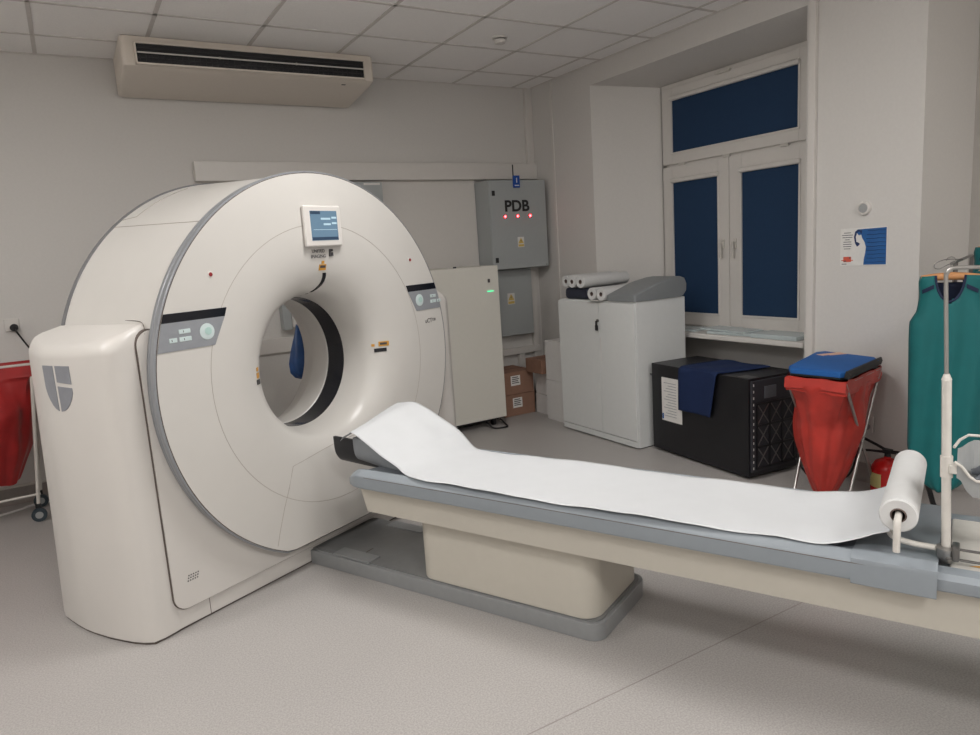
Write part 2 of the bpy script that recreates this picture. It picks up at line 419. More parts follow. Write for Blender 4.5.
# lower front panel and skirt
PS0, PS1 = 1.478, 2*CS-1.478
def rrect(x0, x1, y0, y1, r, n=6, corners='abcd'):
    P = []
    for key, cx, cy, a in (('a', x1-r, y1-r, 0), ('b', x0+r, y1-r, PI/2), ('c', x0+r, y0+r, PI), ('d', x1-r, y0+r, 1.5*PI)):
        if key in corners:
            P += [(cx+r*math.cos(a+PI/2*k/n), cy+r*math.sin(a+PI/2*k/n)) for k in range(n+1)]
        else:
            P.append((x1 if key in 'ad' else x0, y1 if key in 'ab' else y0))
    return P
def collar(e, ztop):
    o_ = rrect(PS0-e, PS1+e, .092-e, ztop+e, .062+e, 8)
    n = len(o_)//4
    left, right = o_[n:3*n], o_[3*n:] + o_[:n]      # b,c corners then d,a corners
    r_ = .86; inner = []
    am = math.atan2(ztop-.10-CZ, math.sqrt(r_**2-(ztop-.10-CZ)**2))
    for k in range(49):
        a = am - (PI+2*am)*k/48; inner.append((CS + r_*math.cos(a), CZ + r_*math.sin(a)))
    return left + right + [(CS+.80, ztop+e)] + inner + [(CS-.80, ztop+e)]
b = new(); prism(b, collar(0, 1.275), -3.3, -2.664, M=XZ); bmesh.ops.triangulate(b, faces=[f for f in b.faces if len(f.verts) > 4])
obj('front_panel', b, cream2, gt)
b = new(); prism(b, collar(.004, 1.275), -2.70, -2.670, M=XZ); bmesh.ops.triangulate(b, faces=[f for f in b.faces if len(f.verts) > 4])
obj('panel_gap', b, seamm, gt)
b = new(); box(b, (1.40, 2.680, .010), (2*CS-1.40, 3.33, .13), .004); sk = obj('skirt', b, cream2, gt)
b = new(); box(b, (1.640, 2.6785, .012), (1.642, 2.682, .086)); obj('skirt_seam', b, seamm, sk); b = new(); box(b, (2*CS-1.642, 2.6785, .012), (2*CS-1.640, 2.682, .086)); obj('skirt_seam', b, seamm, sk)
b = new(); box(b, (1.41, 2.69, 0), (2*CS-1.41, 3.32, .014)); obj('plinth', b, seamm, gt)
# speaker holes
b = new()
for i in range(5):
    for j in range(3):
        box(b, (1.545+i*.011+j*.003, 2.6625, .205+j*.011), (1.550+i*.011+j*.003, 2.665, .210+j*.011))
obj('speaker_holes', b, textd, gt)
# side pods
FP = [(1.378, 2.682), (1.356, 2.717), (1.338, 2.765), (1.326, 2.814), (1.309, 2.90), (1.298, 2.999), (1.295, 3.06), (1.297, 3.122), (1.303, 3.20), (1.311, 3.276), (1.332, 3.335), (1.352, 3.345)]
def pod(sign):
    fp = [(s, d) for s, d in FP] + [(1.60, 3.345), (1.60, 2.70), (1.474, 2.676), (1.42, 2.674)]
    cx, cy = 1.52, 3.02
    rings = []
    def ring(z, inset, lift):
        out = []
        for s, d in fp:
            if s < 1.5 and d > 3.05: s += .16*(d-3.05)*min(1, z/1.2)
            ss = s; dd = d
            if s < 1.59:
                ss = s + inset*1.0 if s < 1.46 else s + inset*.25
            if d < 2.8 : dd = d + inset*.9
            elif d > 3.25: dd = d - inset*.5
            zz = z + lift*max(0, (min(ss, 1.56)-1.30))*.34
            out.append((ss if sign < 0 else 2*CS+.04-ss, dd, zz))
        return out
    for z in (.012, .3, .6, .9, 1.08, 1.185): rings.append(ring(z, 0, max(0, (z-.9)/.285*.5)))
    R = .036
    for k in range(1, 9):
        a = PI/2*k/8
        rings.append(ring(1.185 + R*math.sin(a)*1.1, R*(1-math.cos(a)), .5+.5*math.sin(a)))
    b = new(); loft(b, rings); bmesh.ops.triangulate(b, faces=[f for f in b.faces if len(f.verts) > 4])
    return obj('side_pod', b, cream2, gt, smooth=50)
pl = pod(-1); pr = pod(1)
b = new(); prism(b, [(s+.006, d) for s, d in FP] + [(1.60, 3.34), (1.60, 2.69), (1.41, 2.684)], 0, .014); obj('plinth_edge', b, seamm, pl)
b = new(); box(b, (1.44, 3.09, 1.252), (1.455, 3.11, 1.262)); obj('screw', b, textd, pl)
b = new(); tube(b, bez([(1.515, 2.664, 1.262), (1.535, 2.70, 1.297), (1.55, 2.78, 1.3095), (1.55, 3.0, 1.3095), (1.55, 3.33, 1.3095)], 6), .0015, 6); obj('top_seam', b, seamm, pl)
# UI shield on the left pod
def podx(d):
    for (sa, da), (sb, db) in zip(FP, FP[1:]):
        if da <= d <= db: return sa + (sb-sa)*(d-da)/(db-da)
    return FP[-1][0]
def shield_piece(bm, cols):
    """cols: (d, ztop, zbottom) from rear (left in view) to front"""
    R = []
    for d, zt, zb in cols:
        x = podx(d) - .0025
        R.append([(x, d, zt), (x, d, zb), (x+.01, d, zb), (x+.01, d, zt)])
    loft(bm, R)
b = new()
shield_piece(b, [(3.048 - .0, 1.160, 1.07), (3.040, 1.160, 1.04), (3.028, 1.160, 1.018), (3.012, 1.160, .998), (2.996, 1.160, .985), (2.978, 1.160, .977)])
shield_piece(b, [(2.962, 1.160, 1.094), (2.93, 1.160, 1.092), (2.90, 1.160, 1.090), (2.876, 1.160, 1.088)])
shield_piece(b, [(2.962, 1.078, .975), (2.945, 1.077, .978), (2.925, 1.076, .987), (2.905, 1.075, 1.003), (2.888, 1.074, 1.025), (2.876, 1.073, 1.052)])
obj('logo', b, logom, pl, 'grey shield shaped logo')
# control panels on the face
def quad_y(bm, pts, y, th=.003): prism(bm, pts, -y-0, -y+th, M=XZ)
def cpanel(pts, m_, name, par, y=2.6, th=.003):
    b = new(); prism(b, pts, -y, -y+th, M=XZ); return obj(name, b, m_, par)
def clip(z, inner=.923, sign=-1):  # s on the rim at this height
    return CS + sign*math.sqrt(inner**2-(z-CZ)**2)
for sign in (-1, 1):
    P = lambda s: s if sign < 0 else 2*CS+.035-s
    Q = lambda s: s if sign < 0 else 2*CS-s
    zb, zm, zt = 1.183, 1.297, 1.333
    lo = clip(zb), clip(zm), clip(zt)
    ri = 1.776, 1.838, 1.852
    g_ = cpanel([(Q(lo[0]), zb), (P(ri[0]), zb), (P(ri[1]), zm), (Q(lo[1]), zm)], panelg, 'control_panel', gt)
    k_ = cpanel([(Q(lo[1]), zm), (P(ri[1]), zm), (P(ri[2]), zt), (Q(lo[2]), zt)], blackm, 'black_strip', g_)
    px_ = 1.745
    b = new(); lathe(b, [(.0005, 2.594), (.030, 2.594), (.034, 2.596), (.034, 2.6)], (P(px_), 0, 1.243), n=32); obj('dial', b, btnm, g_)
    b = new(); lathe(b, [(.0005, 2.593), (.016, 2.593), (.016, 2.595)], (P(px_)+.004, 0, 1.245), n=24); obj('dial_centre', b, btnring, g_)
    for (u, v, wd) in ((1.632, 1.257, .052), (1.632, 1.226, .054), (1.578, 1.226, .034)):
        b = new(); box(b, (P(u)-wd/2+ .012, 2.595, v-.009), (P(u)+wd/2+.012, 2.6, v+.009), .002); bt = obj('button', b, btnm, g_)
        b = new(); box(b, (P(u)+.004, 2.5945, v-.004), (P(u)+.007, 2.596, v+.004)); obj('button_mark', b, textd, bt)
    b = new(); lathe(b, [(.0005, 2.594), (.007, 2.594), (.009, 2.597), (.009, 2.6)], (1.796 if sign < 0 else 3.077, 0, 1.475), n=20); rd = obj('warning_light', b, redm, gt)
    b = new(); lathe(b, [(.009, 2.5975), (.013, 2.598), (.014, 2.6)], (1.796 if sign < 0 else 3.077, 0, 1.475), n=20); obj('bezel', b, trimw, rd)
# tablet
b = new(); box(b, (2.315, 2.577, 1.568), (2.553, 2.600, 1.764), .010, 3); tb = obj('display', b, trimw, gt, 'white framed touch display')
b = new(); box(b, (2.351, 2.5755, 1.598), (2.523, 2.5785, 1.738)); scn = obj('screen', b, screenm, tb)
b = new(); box(b, (2.353, 2.5748, 1.722), (2.415, 2.5757, 1.736)); obj('menu_bar', b, screend, scn); b = new(); box(b, (2.353, 2.5748, 1.600), (2.521, 2.5757, 1.614)); obj('menu_bar', b, screend, scn)
b = new()
for (x0, x1, z) in ((2.429, 2.490, 1.696), (2.498, 2.530, 1.701), (2.444, 2.490, 1.670), (2.498, 2.530, 1.675), (2.376, 2.528, 1.648)):
    box(b, (x0-.012, 2.5748, z), (x1-.012, 2.5757, z + (.009 if z > 1.65 else .002)))
obj('readouts', b, screenl, scn)
# small lettering under the display
b = text_bm('UNITED', .023, face_y(2.405, 2.6025, 1.548)); join(b, text_bm('IMAGING', .023, face_y(2.405, 2.6045, 1.523))); obj('lettering', b, textd, face)
b = new()
for (x0, x1, z0, z1) in ((2.478, 2.488, 1.520, 1.556), (2.491, 2.502, 1.544, 1.556), (2.491, 2.502, 1.522, 1.540)): box(b, (x0, 2.6025, z0), (x1, 2.612, z1))
obj('small_logo', b, textd, face)
b = text_bm('uCT', .036, face_y(3.203, 2.5985, 1.115)); join(b, text_bm('528', .022, face_y(3.252, 2.5985, 1.117))); obj('lettering', b, textd, face)
# laser labels and slots
def sticker(s, z, w_, h_, m_, name, par=None, off=.003):
    r = math.hypot(s-CS, z-CZ); d0 = throat(r); slope = (throat(r+.01)-throat(r-.01))/.02
    u = Vector(((s-CS)/r, 0, (z-CZ)/r)); n_ = (Vector((0, -1, 0)) + u*slope).normalized()
    a_ = (Vector((1, 0, 0)) - n_*n_.x).normalized(); z_ = n_.cross(a_)*-1
    if z_.z < 0: z_ = -z_
    M = axes(Vector((s, d0, z)) + n_*off*.4, a_, z_, a_.cross(z_))
    b = new(); t = new(); bmesh.ops.create_cube(t, size=1); bmesh.ops.scale(t, vec=(w_, h_, .003), verts=t.verts); join(b, t, M)
    return obj(name, b, m_, par or face)
sticker(2.440, 1.470, .044, .030, orange, 'warning_label'); sticker(2.440, 1.474, .034, .012, textd, 'warning_label', off=.006); sticker(2.440, 1.494, .016, .014, orange, 'warning_label')
sticker(2.850, 1.030, .060, .026, orange, 'warning_label'); sticker(2.848, 1.031, .040, .012, textd, 'warning_label', off=.006); sticker(2.802, 1.026, .018, .014, orange, 'warning_label')
sticker(2.832, .997, .070, .020, blackm, 'laser_window')
sticker(2.012, 1.005, .026, .024, orange, 'warning_label'); sticker(2.012, 1.034, .020, .016, orange, 'warning_label'); sticker(2.010, .975, .036, .022, blackm, 'laser_window')
# laser slot running from the face into the throat above the bore
b = new(); R = []
for k in range(13):
    r = .452 - .108*k/12; z = CZ + r*.995; s = CS + .036 - .045*(k/12)**2.2 + .010*math.sin(k/12*PI); wd = .011 if k < 8 else .011-.0008*(k-7)
    d = throat(math.hypot(s-CS, z-CZ)) - .0025
    R.append([(s-wd, d, z), (s+wd, d, z), (s+wd, d+.006, z+.002), (s-wd, d+.006, z+.002)])
loft(b, R); obj('laser_window', b, blackm, face)
# seams on the barrel
def barrel_pt(a, d, r=None):
    r = .9205 + .026*(d-2.66)/.65; return (CS + r*math.cos(a), d, CZ + r*math.sin(a))
b = new(); a1 = PI - math.asin(.745/.928)
a1 = math.atan2(1.708-CZ, -.60)
tube(b, [barrel_pt(a1 - .015*0, 2.675+.630*k/10) for k in range(11)], .0014, 6); obj('cover_seam', b, seaml, gt)
b = new(); tube(b, [barrel_pt(PI-a1, 2.675+.630*k/10) for k in range(11)], .0014, 6); obj('cover_seam', b, seaml, gt)
b = new()
tube(b, [barrel_pt(a1-.055-.022*min(1, k/3) - max(0, k-3)*.028, 3.305-.09*min(1, k/3)) for k in range(16)], .0014, 6)
obj('cover_seam', b, seaml, gt)
# foam block behind the bore band gap at floor: foot cover between gantry and couch base

# ------------------------------------------------------------------ patient table
TS = 2.365
tt = thing('patient_table', 'long patient couch with grey rails and cream beam running from the gantry', 'table', (2.45, 1.5, 0), ct=True)
def rbox(bm, x0, x1, y0, y1, z0, z1, r, bev=.004, n=8, corners='abcd'):
    prism(bm, rrect(x0, x1, y0, y1, r, n, corners), z0, z1, bev)
b = new(); rbox(b, 2.215, 2.69, 1.085, 2.678, 0, .072, .06, .005, 8, 'cd'); bs = obj('base', b, basem, tt)
b = new(); rbox(b, 2.232, 2.673, 1.10, 2.677, .071, .078, .05, .002, 8, 'cd'); obj('base_plate', b, basetop, bs)
b = new()
box(b, (2.31, 2.38, .077), (2.36, 2.384, .0795))
obj('plate_joint', b, seamm, bs)
for (s0, s1, d0, d1) in ((2.222, 2.30, 2.28, 2.52), (2.61, 2.68, 2.28, 2.52)):
    b = new(); box(b, (s0, d0, .074), (s1, d1, .084), .003); obj('base_bracket', b, basem, bs)
b = new(); rbox(b, 2.228, 2.675, 1.112, 1.975, .078, .372, .075, .003, 10); obj('pedestal', b, tabcream, tt)
b = new(); rbox(b, 2.235, 2.668, 1.119, 1.968, .076, .081, .075, 0, 10); obj('pedestal_gap', b, seamm, tt)
b = new()
bp = [(2.165, .372), (2.19, .366), (2.56, .366), (2.585, .372), (2.605, .515), (2.145, .515)]
loft(b, [[(s, 2.215 - (z-.37)*(-.14) - .02, z) for s, z in bp], [(s, -1.15, z) for s, z in bp]])
obj('beam', b, tabcream, tt)
b = new(); box(b, (2.235, 1.15, .3655), (2.665, 1.95, .3685)); obj('beam_gap', b, seamm, tt)
def rail(sign, d0, d1, zt=.583, zb=.503, so=2.103):
    P = lambda s: s if sign < 0 else 2*TS-s
    pf = [(so+.004, zb), (so, zb+.008), (so, zt-.028), (so+.003, zt-.019), (so+.026, zt-.003), (so+.034, zt-.001), (so+.036, zt-.004), (so+.036, zt), (so+.040, zt-.001), (so+.042, zt-.003), (so+.043, zt-.02), (so+.043, zb)]
    R = []
    L = 14
    for k in range(L+1):                      # softened nose near the gantry
        t_ = k/L; d = d0 - .10*t_; e = (1-t_)**2.2
        R.append([(P(s + (so+.06-s)*e*.55), d, z - (z-zb)*e*.55) for s, z in pf])
    R.append([(P(s), d1, z) for s, z in pf])
    b = new(); loft(b, R); o_ = obj('side_rail', b, railm, tt)
    b = new(); tube(b, [(P(so+.0005), d0-.12, zt-.0265), (P(so+.0005), d1, zt-.0265)], .0012, 6); obj('rail_groove', b, seamm, o_)
    return o_
rail(-1, 2.262, .03); rail(1, 2.262, .03)
def rail2(sign):
    P = lambda s: s if sign < 0 else 2*TS-s
    b = new(); pf = [(2.118, .512), (2.112, .520), (2.112, .548), (2.125, .562), (2.17, .564), (2.18, .545), (2.18, .512)]
    loft(b, [[(P(s), .03, z) for s, z in pf], [(P(s), -1.15, z) for s, z in pf]]); obj('side_rail', b, railm, tt)
rail2(-1); rail2(1)
b = new(); box(b, (2.16, -.72, .52), (2.565, .0, .562), .008); obj('foot_cover', b, whitem, tt, 'cream cover plate at the foot end')
b = new(); box(b, (2.14, -.6, .50), (2.59, 2.12, .540), .006); deck = obj('deck', b, padm, tt)
b = text_bm('A', .0001, face_y(0, 0, 0)); b.free()
b = new(); prism(b, [(2.20, -.045), (2.215, -.075), (2.20, -.085)], .5622, .5628); obj('warning_label', b, orange, tt)
# cradle pad, folding over the near rail at the foot end
def pad_z(s):
    u = (s-TS)/.217; return .560 + .014*u*u
b = new(); R = []
N = 16
for d in (2.19, 2.17, 2.0, 1.0, .6, .34, .13):
    sc_ = .93 if d > 2.18 else 1
    top = [(TS + .217*sc_*(-1+2*k/N), d, pad_z(TS + .217*(-1+2*k/N)) + (-.008 if d > 2.18 else 0)) for k in range(N+1)]
    R.append(top + [(TS+.217*sc_, d, .54), (TS-.217*sc_, d, .54)])
loft(b, R); obj('pad', b, padm, tt, 'dark grey vinyl pad')
b = new(); R = []
def flap(d, e):    # e: 0 lies inside the rails .. 1 wraps over them
    so = 2.103
    near = [(so-.004*e, .497), (so-.004*e, .560), (so+.003-.003*e, .570+.002*e), (so+.028, .583+.003*e), (so+.043, .583+.003*e)]
    prof_ = [(TS + .217*(-1+2*k/N), pad_z(TS + .217*(-1+2*k/N)) + .006) for k in range(1, N)]
    far = [(2*TS-s, z) for s, z in near[::-1]]
    topo = near + prof_ + far
    return [(s, d, z) for s, z in topo] + [(s+(.003 if s < TS else -.003), d, z-.004) for s, z in topo[::-1]]
for d, e in ((.235, .0), (.20, .15), (.15, .45), (.10, .8), (.026, 1)): R.append(flap(d, e))
loft(b, R); obj('pad_flap', b, railm, tt)
# head support, a thing resting on the table end
hd = thing('head_holder', 'black cradle head support with grey foam at the gantry end of the couch', 'head support', (TS, 2.3, .58), ct=True)
def sq(v): return math.copysign(abs(v)**.45, v)
def ucup(bm_, st_):
    R = []
    for d, hw, dep, zr, th in st_:
        ring = [(TS+.04 + hw*sq(math.cos(PI+PI*k/20)), d, zr + dep*sq(math.sin(PI+PI*k/20))) for k in range(21)]
        ring += [(TS+.04 + (hw-th)*sq(math.cos(2*PI-PI*k/20)), d, zr + (dep-th)*sq(math.sin(2*PI-PI*k/20))) for k in range(21)]
        R.append(ring)
    loft(bm_, R)
b = new(); ucup(b, [(2.476, .130, .10, .664, .012), (2.470, .150, .125, .672, .013), (2.450, .160, .138, .676, .013), (2.30, .165, .140, .672, .013), (2.16, .165, .10, .630, .013), (2.02, .165, .07, .596, .013)]); obj('cradle', b, blackh, hd)
b = new(); ucup(b, [(2.318, .172, .125, .684, .03), (2.308, .180, .132, .690, .035), (2.22, .182, .13, .678, .035), (2.10, .182, .08, .616, .03), (2.02, .18, .05, .585, .03)]); obj('foam_insert', b, foamm, hd, 'grey foam insert')

# paper sheet over the couch: stations (d_near, s_near, z_near, d_far, s_far, z_far, bulge)
ST = [
 (2.292, 2.185, .716, 2.325, 2.570, .778, .0),
 (2.285, 2.187, .721, 2.318, 2.570, .782, .001),
 (2.25, 2.180, .718, 2.228, 2.570, .788, .004),
 (2.17, 2.180, .680, 2.14, 2.572, .756, .012),
 (2.09, 2.175, .640, 2.062, 2.572, .720, .016),
 (2.00, 2.165, .610, 1.947, 2.572, .660, .012),
 (1.925, 2.140, .588, 1.868, 2.570, .598, .010),
 (1.85, 2.118, .5882, 1.80, 2.570, .588, .002),
 (1.70, 2.112, .5882, 1.66, 2.575, .587, -.003),
 (1.50, 2.100, .5882, 1.48, 2.572, .587, -.006),
 (1.20, 2.104, .5882, 1.18, 2.578, .587, -.008),
 (.90, 2.108, .5882, .89, 2.572, .587, -.008),
 (.60, 2.118, .5882, .60, 2.568, .587, -.007),
 (.45, 2.128, .5882, .48, 2.570, .588, -.005),
 (.33, 2.127, .5875, .40, 2.572, .591, -.002),
 (.285, 2.135, .592, .34, 2.575, .599, .0),
 (.255, 2.142, .599, .275, 2.58, .608, .0),
 (.215, 2.152, .613, .22, 2.59, .620, .0),
 (.18, 2.160, .629, .182, 2.60, .632, .0),
 (.145, 2.166, .6395, .145, 2.61, .6395, .0)]
random.seed(3)
def interp_st(t):
    i = min(int(t), len(ST)-2); f_ = t-i
    a = ST[max(i-1, 0)]; b_ = ST[i]; c2 = ST[i+1]; d2 = ST[min(i+2, len(ST)-1)]
    return [.5*((2*q1) + (-q0+q2)*f_ + (2*q0-5*q1+4*q2-q3)*f_**2 + (-q0+3*q1-3*q2+q3)*f_**3) for q0, q1, q2, q3 in zip(a, b_, c2, d2)]
b = new(); NU, NV = 150, 30; grid = []
for i in range(NU+1):
    st = interp_st((len(ST)-1)*i/NU*.99999); row = []
    for j in range(NV+1):
        v = j/NV; d = st[0]+(st[3]-st[0])*v; s = st[1]+(st[4]-st[1])*v; z = st[2]+(st[5]-st[2])*v + st[6]*math.sin(PI*v)
        flat = 1 if .45 < d < 1.8 else .6
        wav = .0016*math.sin(d*17+v*3) * math.sin(v*5+d*4) + .0012*math.sin(d*31-v*9)
        edge = (abs(v-.5)*2)**6
        wav += edge*.004*math.sin(d*9+ (2 if v > .5 else 0))*max(0, flat)
        if d > .9: s += .003*math.sin(d*6.0+v)*edge
        if d > 1.95: wav += (.003*math.sin(d*24+v*7)*math.sin(PI*v) + .002*math.sin(v*16+d*5)) * min(1, max(0, (2.35-d)*4))
        row.append(b.verts.new((s, d, z+wav+.0005)))
    grid.append(row)
for i in range(NU):
    for j in range(NV): b.faces.new((grid[i][j], grid[i][j+1], grid[i+1][j+1], grid[i+1][j]))
ps = single('paper_sheet', b, paperm, 'white paper sheet unrolled along the couch from headrest to roll', 'paper sheet', ct=True)
sm = ps.modifiers.new('thick', 'SOLIDIFY'); sm.thickness = .0012; sm.offset = 0
# torn corner hanging over the head cradle
b = new(); 
R_ = [[(2.187, 2.296, .718), (2.21, 2.299, .720), (2.25, 2.304, .722)], [(2.190, 2.335, .700), (2.212, 2.330, .706), (2.245, 2.318, .712)], [(2.196, 2.362, .676), (2.205, 2.352, .686), (2.222, 2.335, .698)]]
V = [[b.verts.new(p) for p in r_] for r_ in R_]
for i in range(2):
    for j in range(2): b.faces.new((V[i][j], V[i][j+1], V[i+1][j+1], V[i+1][j]))
o = obj('folded_corner', b, paperm, ps); m_ = o.modifiers.new('thick', 'SOLIDIFY'); m_.thickness = .0012

# paper roll on its holder arm
rl = thing('paper_roll', 'thick white paper roll hanging on a curved rod at the foot of the couch', 'paper roll', (2.42, .127, .65), ct=True)
def roll_mesh(x0, x1, y, z, r, ri):
    b = new(); R = []
    for (rr_, xx) in ((ri, x0+.002), (r-.004, x0), (r, x0+.004), (r, x1-.004), (r-.004, x1), (ri, x1-.002), (ri, x0+.002)):
        R.append([(xx, y+rr_*math.cos(2*PI*k/40), z+rr_*math.sin(2*PI*k/40)) for k in range(40)])
    loft(b, R, True, False); return b
TILT = Matrix.Translation((2.42, .127, .70)) @ Matrix.Rotation(0.0, 4, 'Z') @ Matrix.Translation((-2.42, -.127, -.70))
obj('roll', roll_mesh(2.145, 2.66, .124, .700, .048, .021), rollm, rl)
obj('core', roll_mesh(2.146, 2.659, .124, .700, .0212, .0185), corem, rl)

# holder with IV pole
iv = thing('pole_stand', 'white and steel drip pole clamped at the foot of the couch with side arm', 'pole', (2.2, .06, .562), ct=True)
b = new(); tube(b, [(2.2, .010, .60), (2.2, .026, 1.085)], .0115, 16); obj('lower_tube', b, whitem, iv)
b = new(); tube(b, bez([(2.2, .026, 1.07), (2.2, .037, 1.340), (2.2, .036, 1.362), (2.2, .028, 1.374), (2.2, .012, 1.378), (2.2, -.05, 1.377), (2.2, -.22, 1.377)], 6), .0052, 10); obj('upper_rod', b, metalc, iv)
b = new(); tube(b, [(2.2, .026, 1.080), (2.2, .0265, 1.096)], [.0125, .007], 16); obj('collar', b, whitem, iv)
b = new(); lathe(b, [(.0005, .564), (.014, .565), (.020, .578), (.026, .600), (.026, .608), (.014, .612)], (2.2, .010, 0), 'z', 24); obj('socket', b, metalc, iv)
for z, dx in ((.606, 0), (.584, -.02)):
    b = new(); tube(b, [(2.2+dx, .01, z), (2.2+dx, -.24, z-.002)], .004, 8); obj('clamp_rod', b, metald, iv)
b = new(); box(b, (2.172, -.022, .578), (2.228, -.004, .618), .005); obj('clamp', b, metald, iv)
b = new(); tube(b, bez([(2.2, .012, .600), (2.2, .05, .602), (2.2, .095, .604), (2.205, .135, .612), (2.215, .150, .626), (2.24, .152, .645), (2.30, .140, .672), (2.40, .126, .690), (2.52, .124, .695), (2.67, .124, .698)], 5), .0085, 10)
obj('roll_arm', b, whitem, iv)
b = new(); tube(b, bez([(2.40, .124, .700), (2.20, .124, .700), (2.135, .124, .698), (2.118, .124, .686), (2.112, .124, .661), (2.112, .124, .608)], 5), .0095, 12); obj('roll_hook', b, whitem, iv)

# accessory tray on the pole
tr = thing('accessory_tray', 'pale grey shelf tray fixed to the drip pole holding two bottles', 'tray', (2.22, -.05, .80), ct=True)
b = new(); 
R = []
for d, w_, z in ((-.006, .03, .815), (-.016, .05, .808), (-.030, .10, .780), (-.045, .135, .765), (-.30, .15, .762)):
    R.append([(2.185, d, z), (2.185+w_, d, z), (2.185+w_+.026, d, max(z+.05, .882)), (2.185+w_+.020, d, max(z+.05, .882)), (2.185+w_-.006, d, z+.008), (2.193, d, z+.008), (2.180, d, z+.05), (2.174, d, z+.05)])
loft(b, R); obj('tray_body', b, greylt, tr)
b = new(); tube(b, [(2.176, .0, .862), (2.172, -.018, .850), (2.172, -.035, .826), (2.172, -.05, .815), (2.172, -.30, .812)], .004, 8); tube(b, [(2.215, .002, .892), (2.28, -.01, .896), (2.34, -.03, .896), (2.36, -.30, .894)], .004, 8); obj('tray_rim', b, whitem, tr)
b = new(); tube(b, [(2.2, .0165, .81), (2.2, .0185, .87)], .0150, 16); box(b, (2.180, -.008, .825), (2.22, .012, .85), .004); obj('bracket', b, whitem, tr)
for k, (s, z) in enumerate(((2.225, .792), (2.285, .800))):
    b = new(); tube(b, [(s, -.04, z+.006), (s, -.05, z+.008), (s, -.062, z+.008), (s, -.19, z+.008), (s, -.21, z+.008)], [.008, .010, .021, .022, .012], 16)
    single('bottle', b, greydk, ['dark grey bottle lying at the front of the pole tray', 'dark grey bottle lying at the back of the pole tray'][k], 'bottle', ct=True)

# ------------------------------------------------------------------ air conditioner
ac = thing('air_conditioner', 'long cream ceiling mounted air conditioner above the scanner', 'air conditioner', (1.3, 5.3, 2.8))
AX0, AX1 = .50, 2.10
pf = [(5.05, H_C-.005), (5.045, 2.90), (5.045, 2.80), (5.055, 2.775), (5.12, 2.755), (5.5, 2.712), (5.60, 2.698), (5.645, 2.705), (5.645, H_C-.005)]
b = new()
def acring(x, k):
    cy, cz = 5.36, 2.86
    return [(x, cy+(y-cy)*k, min(H_C-.005, cz+(z-cz)*k)) for y, z in pf]
loft(b, [acring(AX0-.03, .90), acring(AX0-.026, .95), acring(AX0-.015, .985), acring(AX0, 1), acring(AX1, 1), acring(AX1+.015, .985), acring(AX1+.026, .95), acring(AX1+.03, .90)])
obj('body', b, acm, ac)
b = new(); box(b, (AX0+.055, 5.030, 2.785), (AX1-.055, 5.05, 2.902), .002); obj('outlet', b, acd, ac)
b = new(); frx0, frx1 = AX0+.045, AX1-.045
box(b, (frx0, 5.018, 2.900), (frx1, 5.048, 2.912), .003); box(b, (frx0, 5.018, 2.776), (frx1, 5.048, 2.788), .003)
box(b, (frx0, 5.018, 2.776), (frx0+.012, 5.048, 2.912), .003); box(b, (frx1-.012, 5.018, 2.776), (frx1, 5.048, 2.912), .003); obj('outlet_frame', b, acm, ac)
b = new(); box(b, (frx0+.015, 5.006, 2.842), (frx1-.015, 5.034, 2.851), .003, tilt=Matrix.Rotation(.25, 4, 'X')); obj('louvre', b, trimw, ac)
b = new(); box(b, (frx0+.015, 5.024, 2.872), (frx1-.015, 5.034, 2.877), .001); box(b, (frx0+.015, 5.024, 2.815), (frx1-.015, 5.034, 2.819), .001)
for k in range(42):
    x = frx0 + .03 + k*(frx1-frx0-.06)/41; box(b, (x-.002, 5.024, 2.79), (x+.002, 5.032, 2.835))
obj('vane', b, mat('vane_dark', (36, 36, 40), .5), ac)
for k in (1, 2):
    b = new(); x = frx0 + (frx1-frx0)*k/3; box(b, (x-.006, 5.012, 2.838), (x+.006, 5.03, 2.856), .002); obj('louvre_clip', b, metald, ac)
b = new(); box(b, (1.90, 5.116, 2.7535), (1.93, 5.13, 2.758)); obj('badge', b, textd, ac)
# smoke detector
sd = thing('smoke_detector', 'small round white smoke detector on the ceiling', 'smoke detector', (2.80, 4.36, H_C-.05))
b = new(); lathe(b, [(.0005, H_C-.045), (.035, H_C-.044), (.042, H_C-.032), (.043, H_C-.02)], (2.80, 4.36, 0), 'z', 32); obj('head', b, trimw, sd)
b = new(); lathe(b, [(.041, H_C-.022), (.036, H_C-.018), (.036, H_C-.013)], (2.80, 4.36, 0), 'z', 32); obj('slot', b, blackr, sd)
b = new(); lathe(b, [(.036, H_C-.014), (.052, H_C-.012), (.054, H_C-.001), (.0005, H_C-.001)], (2.80, 4.36, 0), 'z', 32); obj('base', b, trimw, sd)

# ------------------------------------------------------------------ power boxes on the back wall
pd = thing('power_box', 'grey wall power distribution box with three red lights and black letters', 'electrical box', (3.56, 5.52, 1.31))
b = new(); box(b, (3.262, 5.415, 1.318), (3.868, YB, 2.105), .006); obj('enclosure', b, pdbm, pd)
b = new(); box(b, (3.266, 5.398, 1.322), (3.866, 5.414, 2.102), .006); dr = obj('door', b, pdbm, pd)
obj('lettering', text_bm('PDB', .135, face_y(3.545, 5.3965, 1.872), .001, bold=True, sx=1.08), blackr, dr)
for x in (3.412, 3.545, 3.680):
    b = new(); lathe(b, [(.0005, 5.386), (.009, 5.387), (.012, 5.397)], (x, 0, 1.786), n=16); l_ = obj('indicator_light', b, led, dr, 'glowing red light')
    b = new(); lathe(b, [(.012, 5.390), (.017, 5.391), (.018, 5.398)], (x, 0, 1.786), n=16); obj('bezel', b, ledd, l_)
for z in (1.99, 1.405):
    b = new(); box(b, (3.288, 5.390, z-.022), (3.318, 5.398, z+.022), .003); obj('lock', b, blackr, dr)
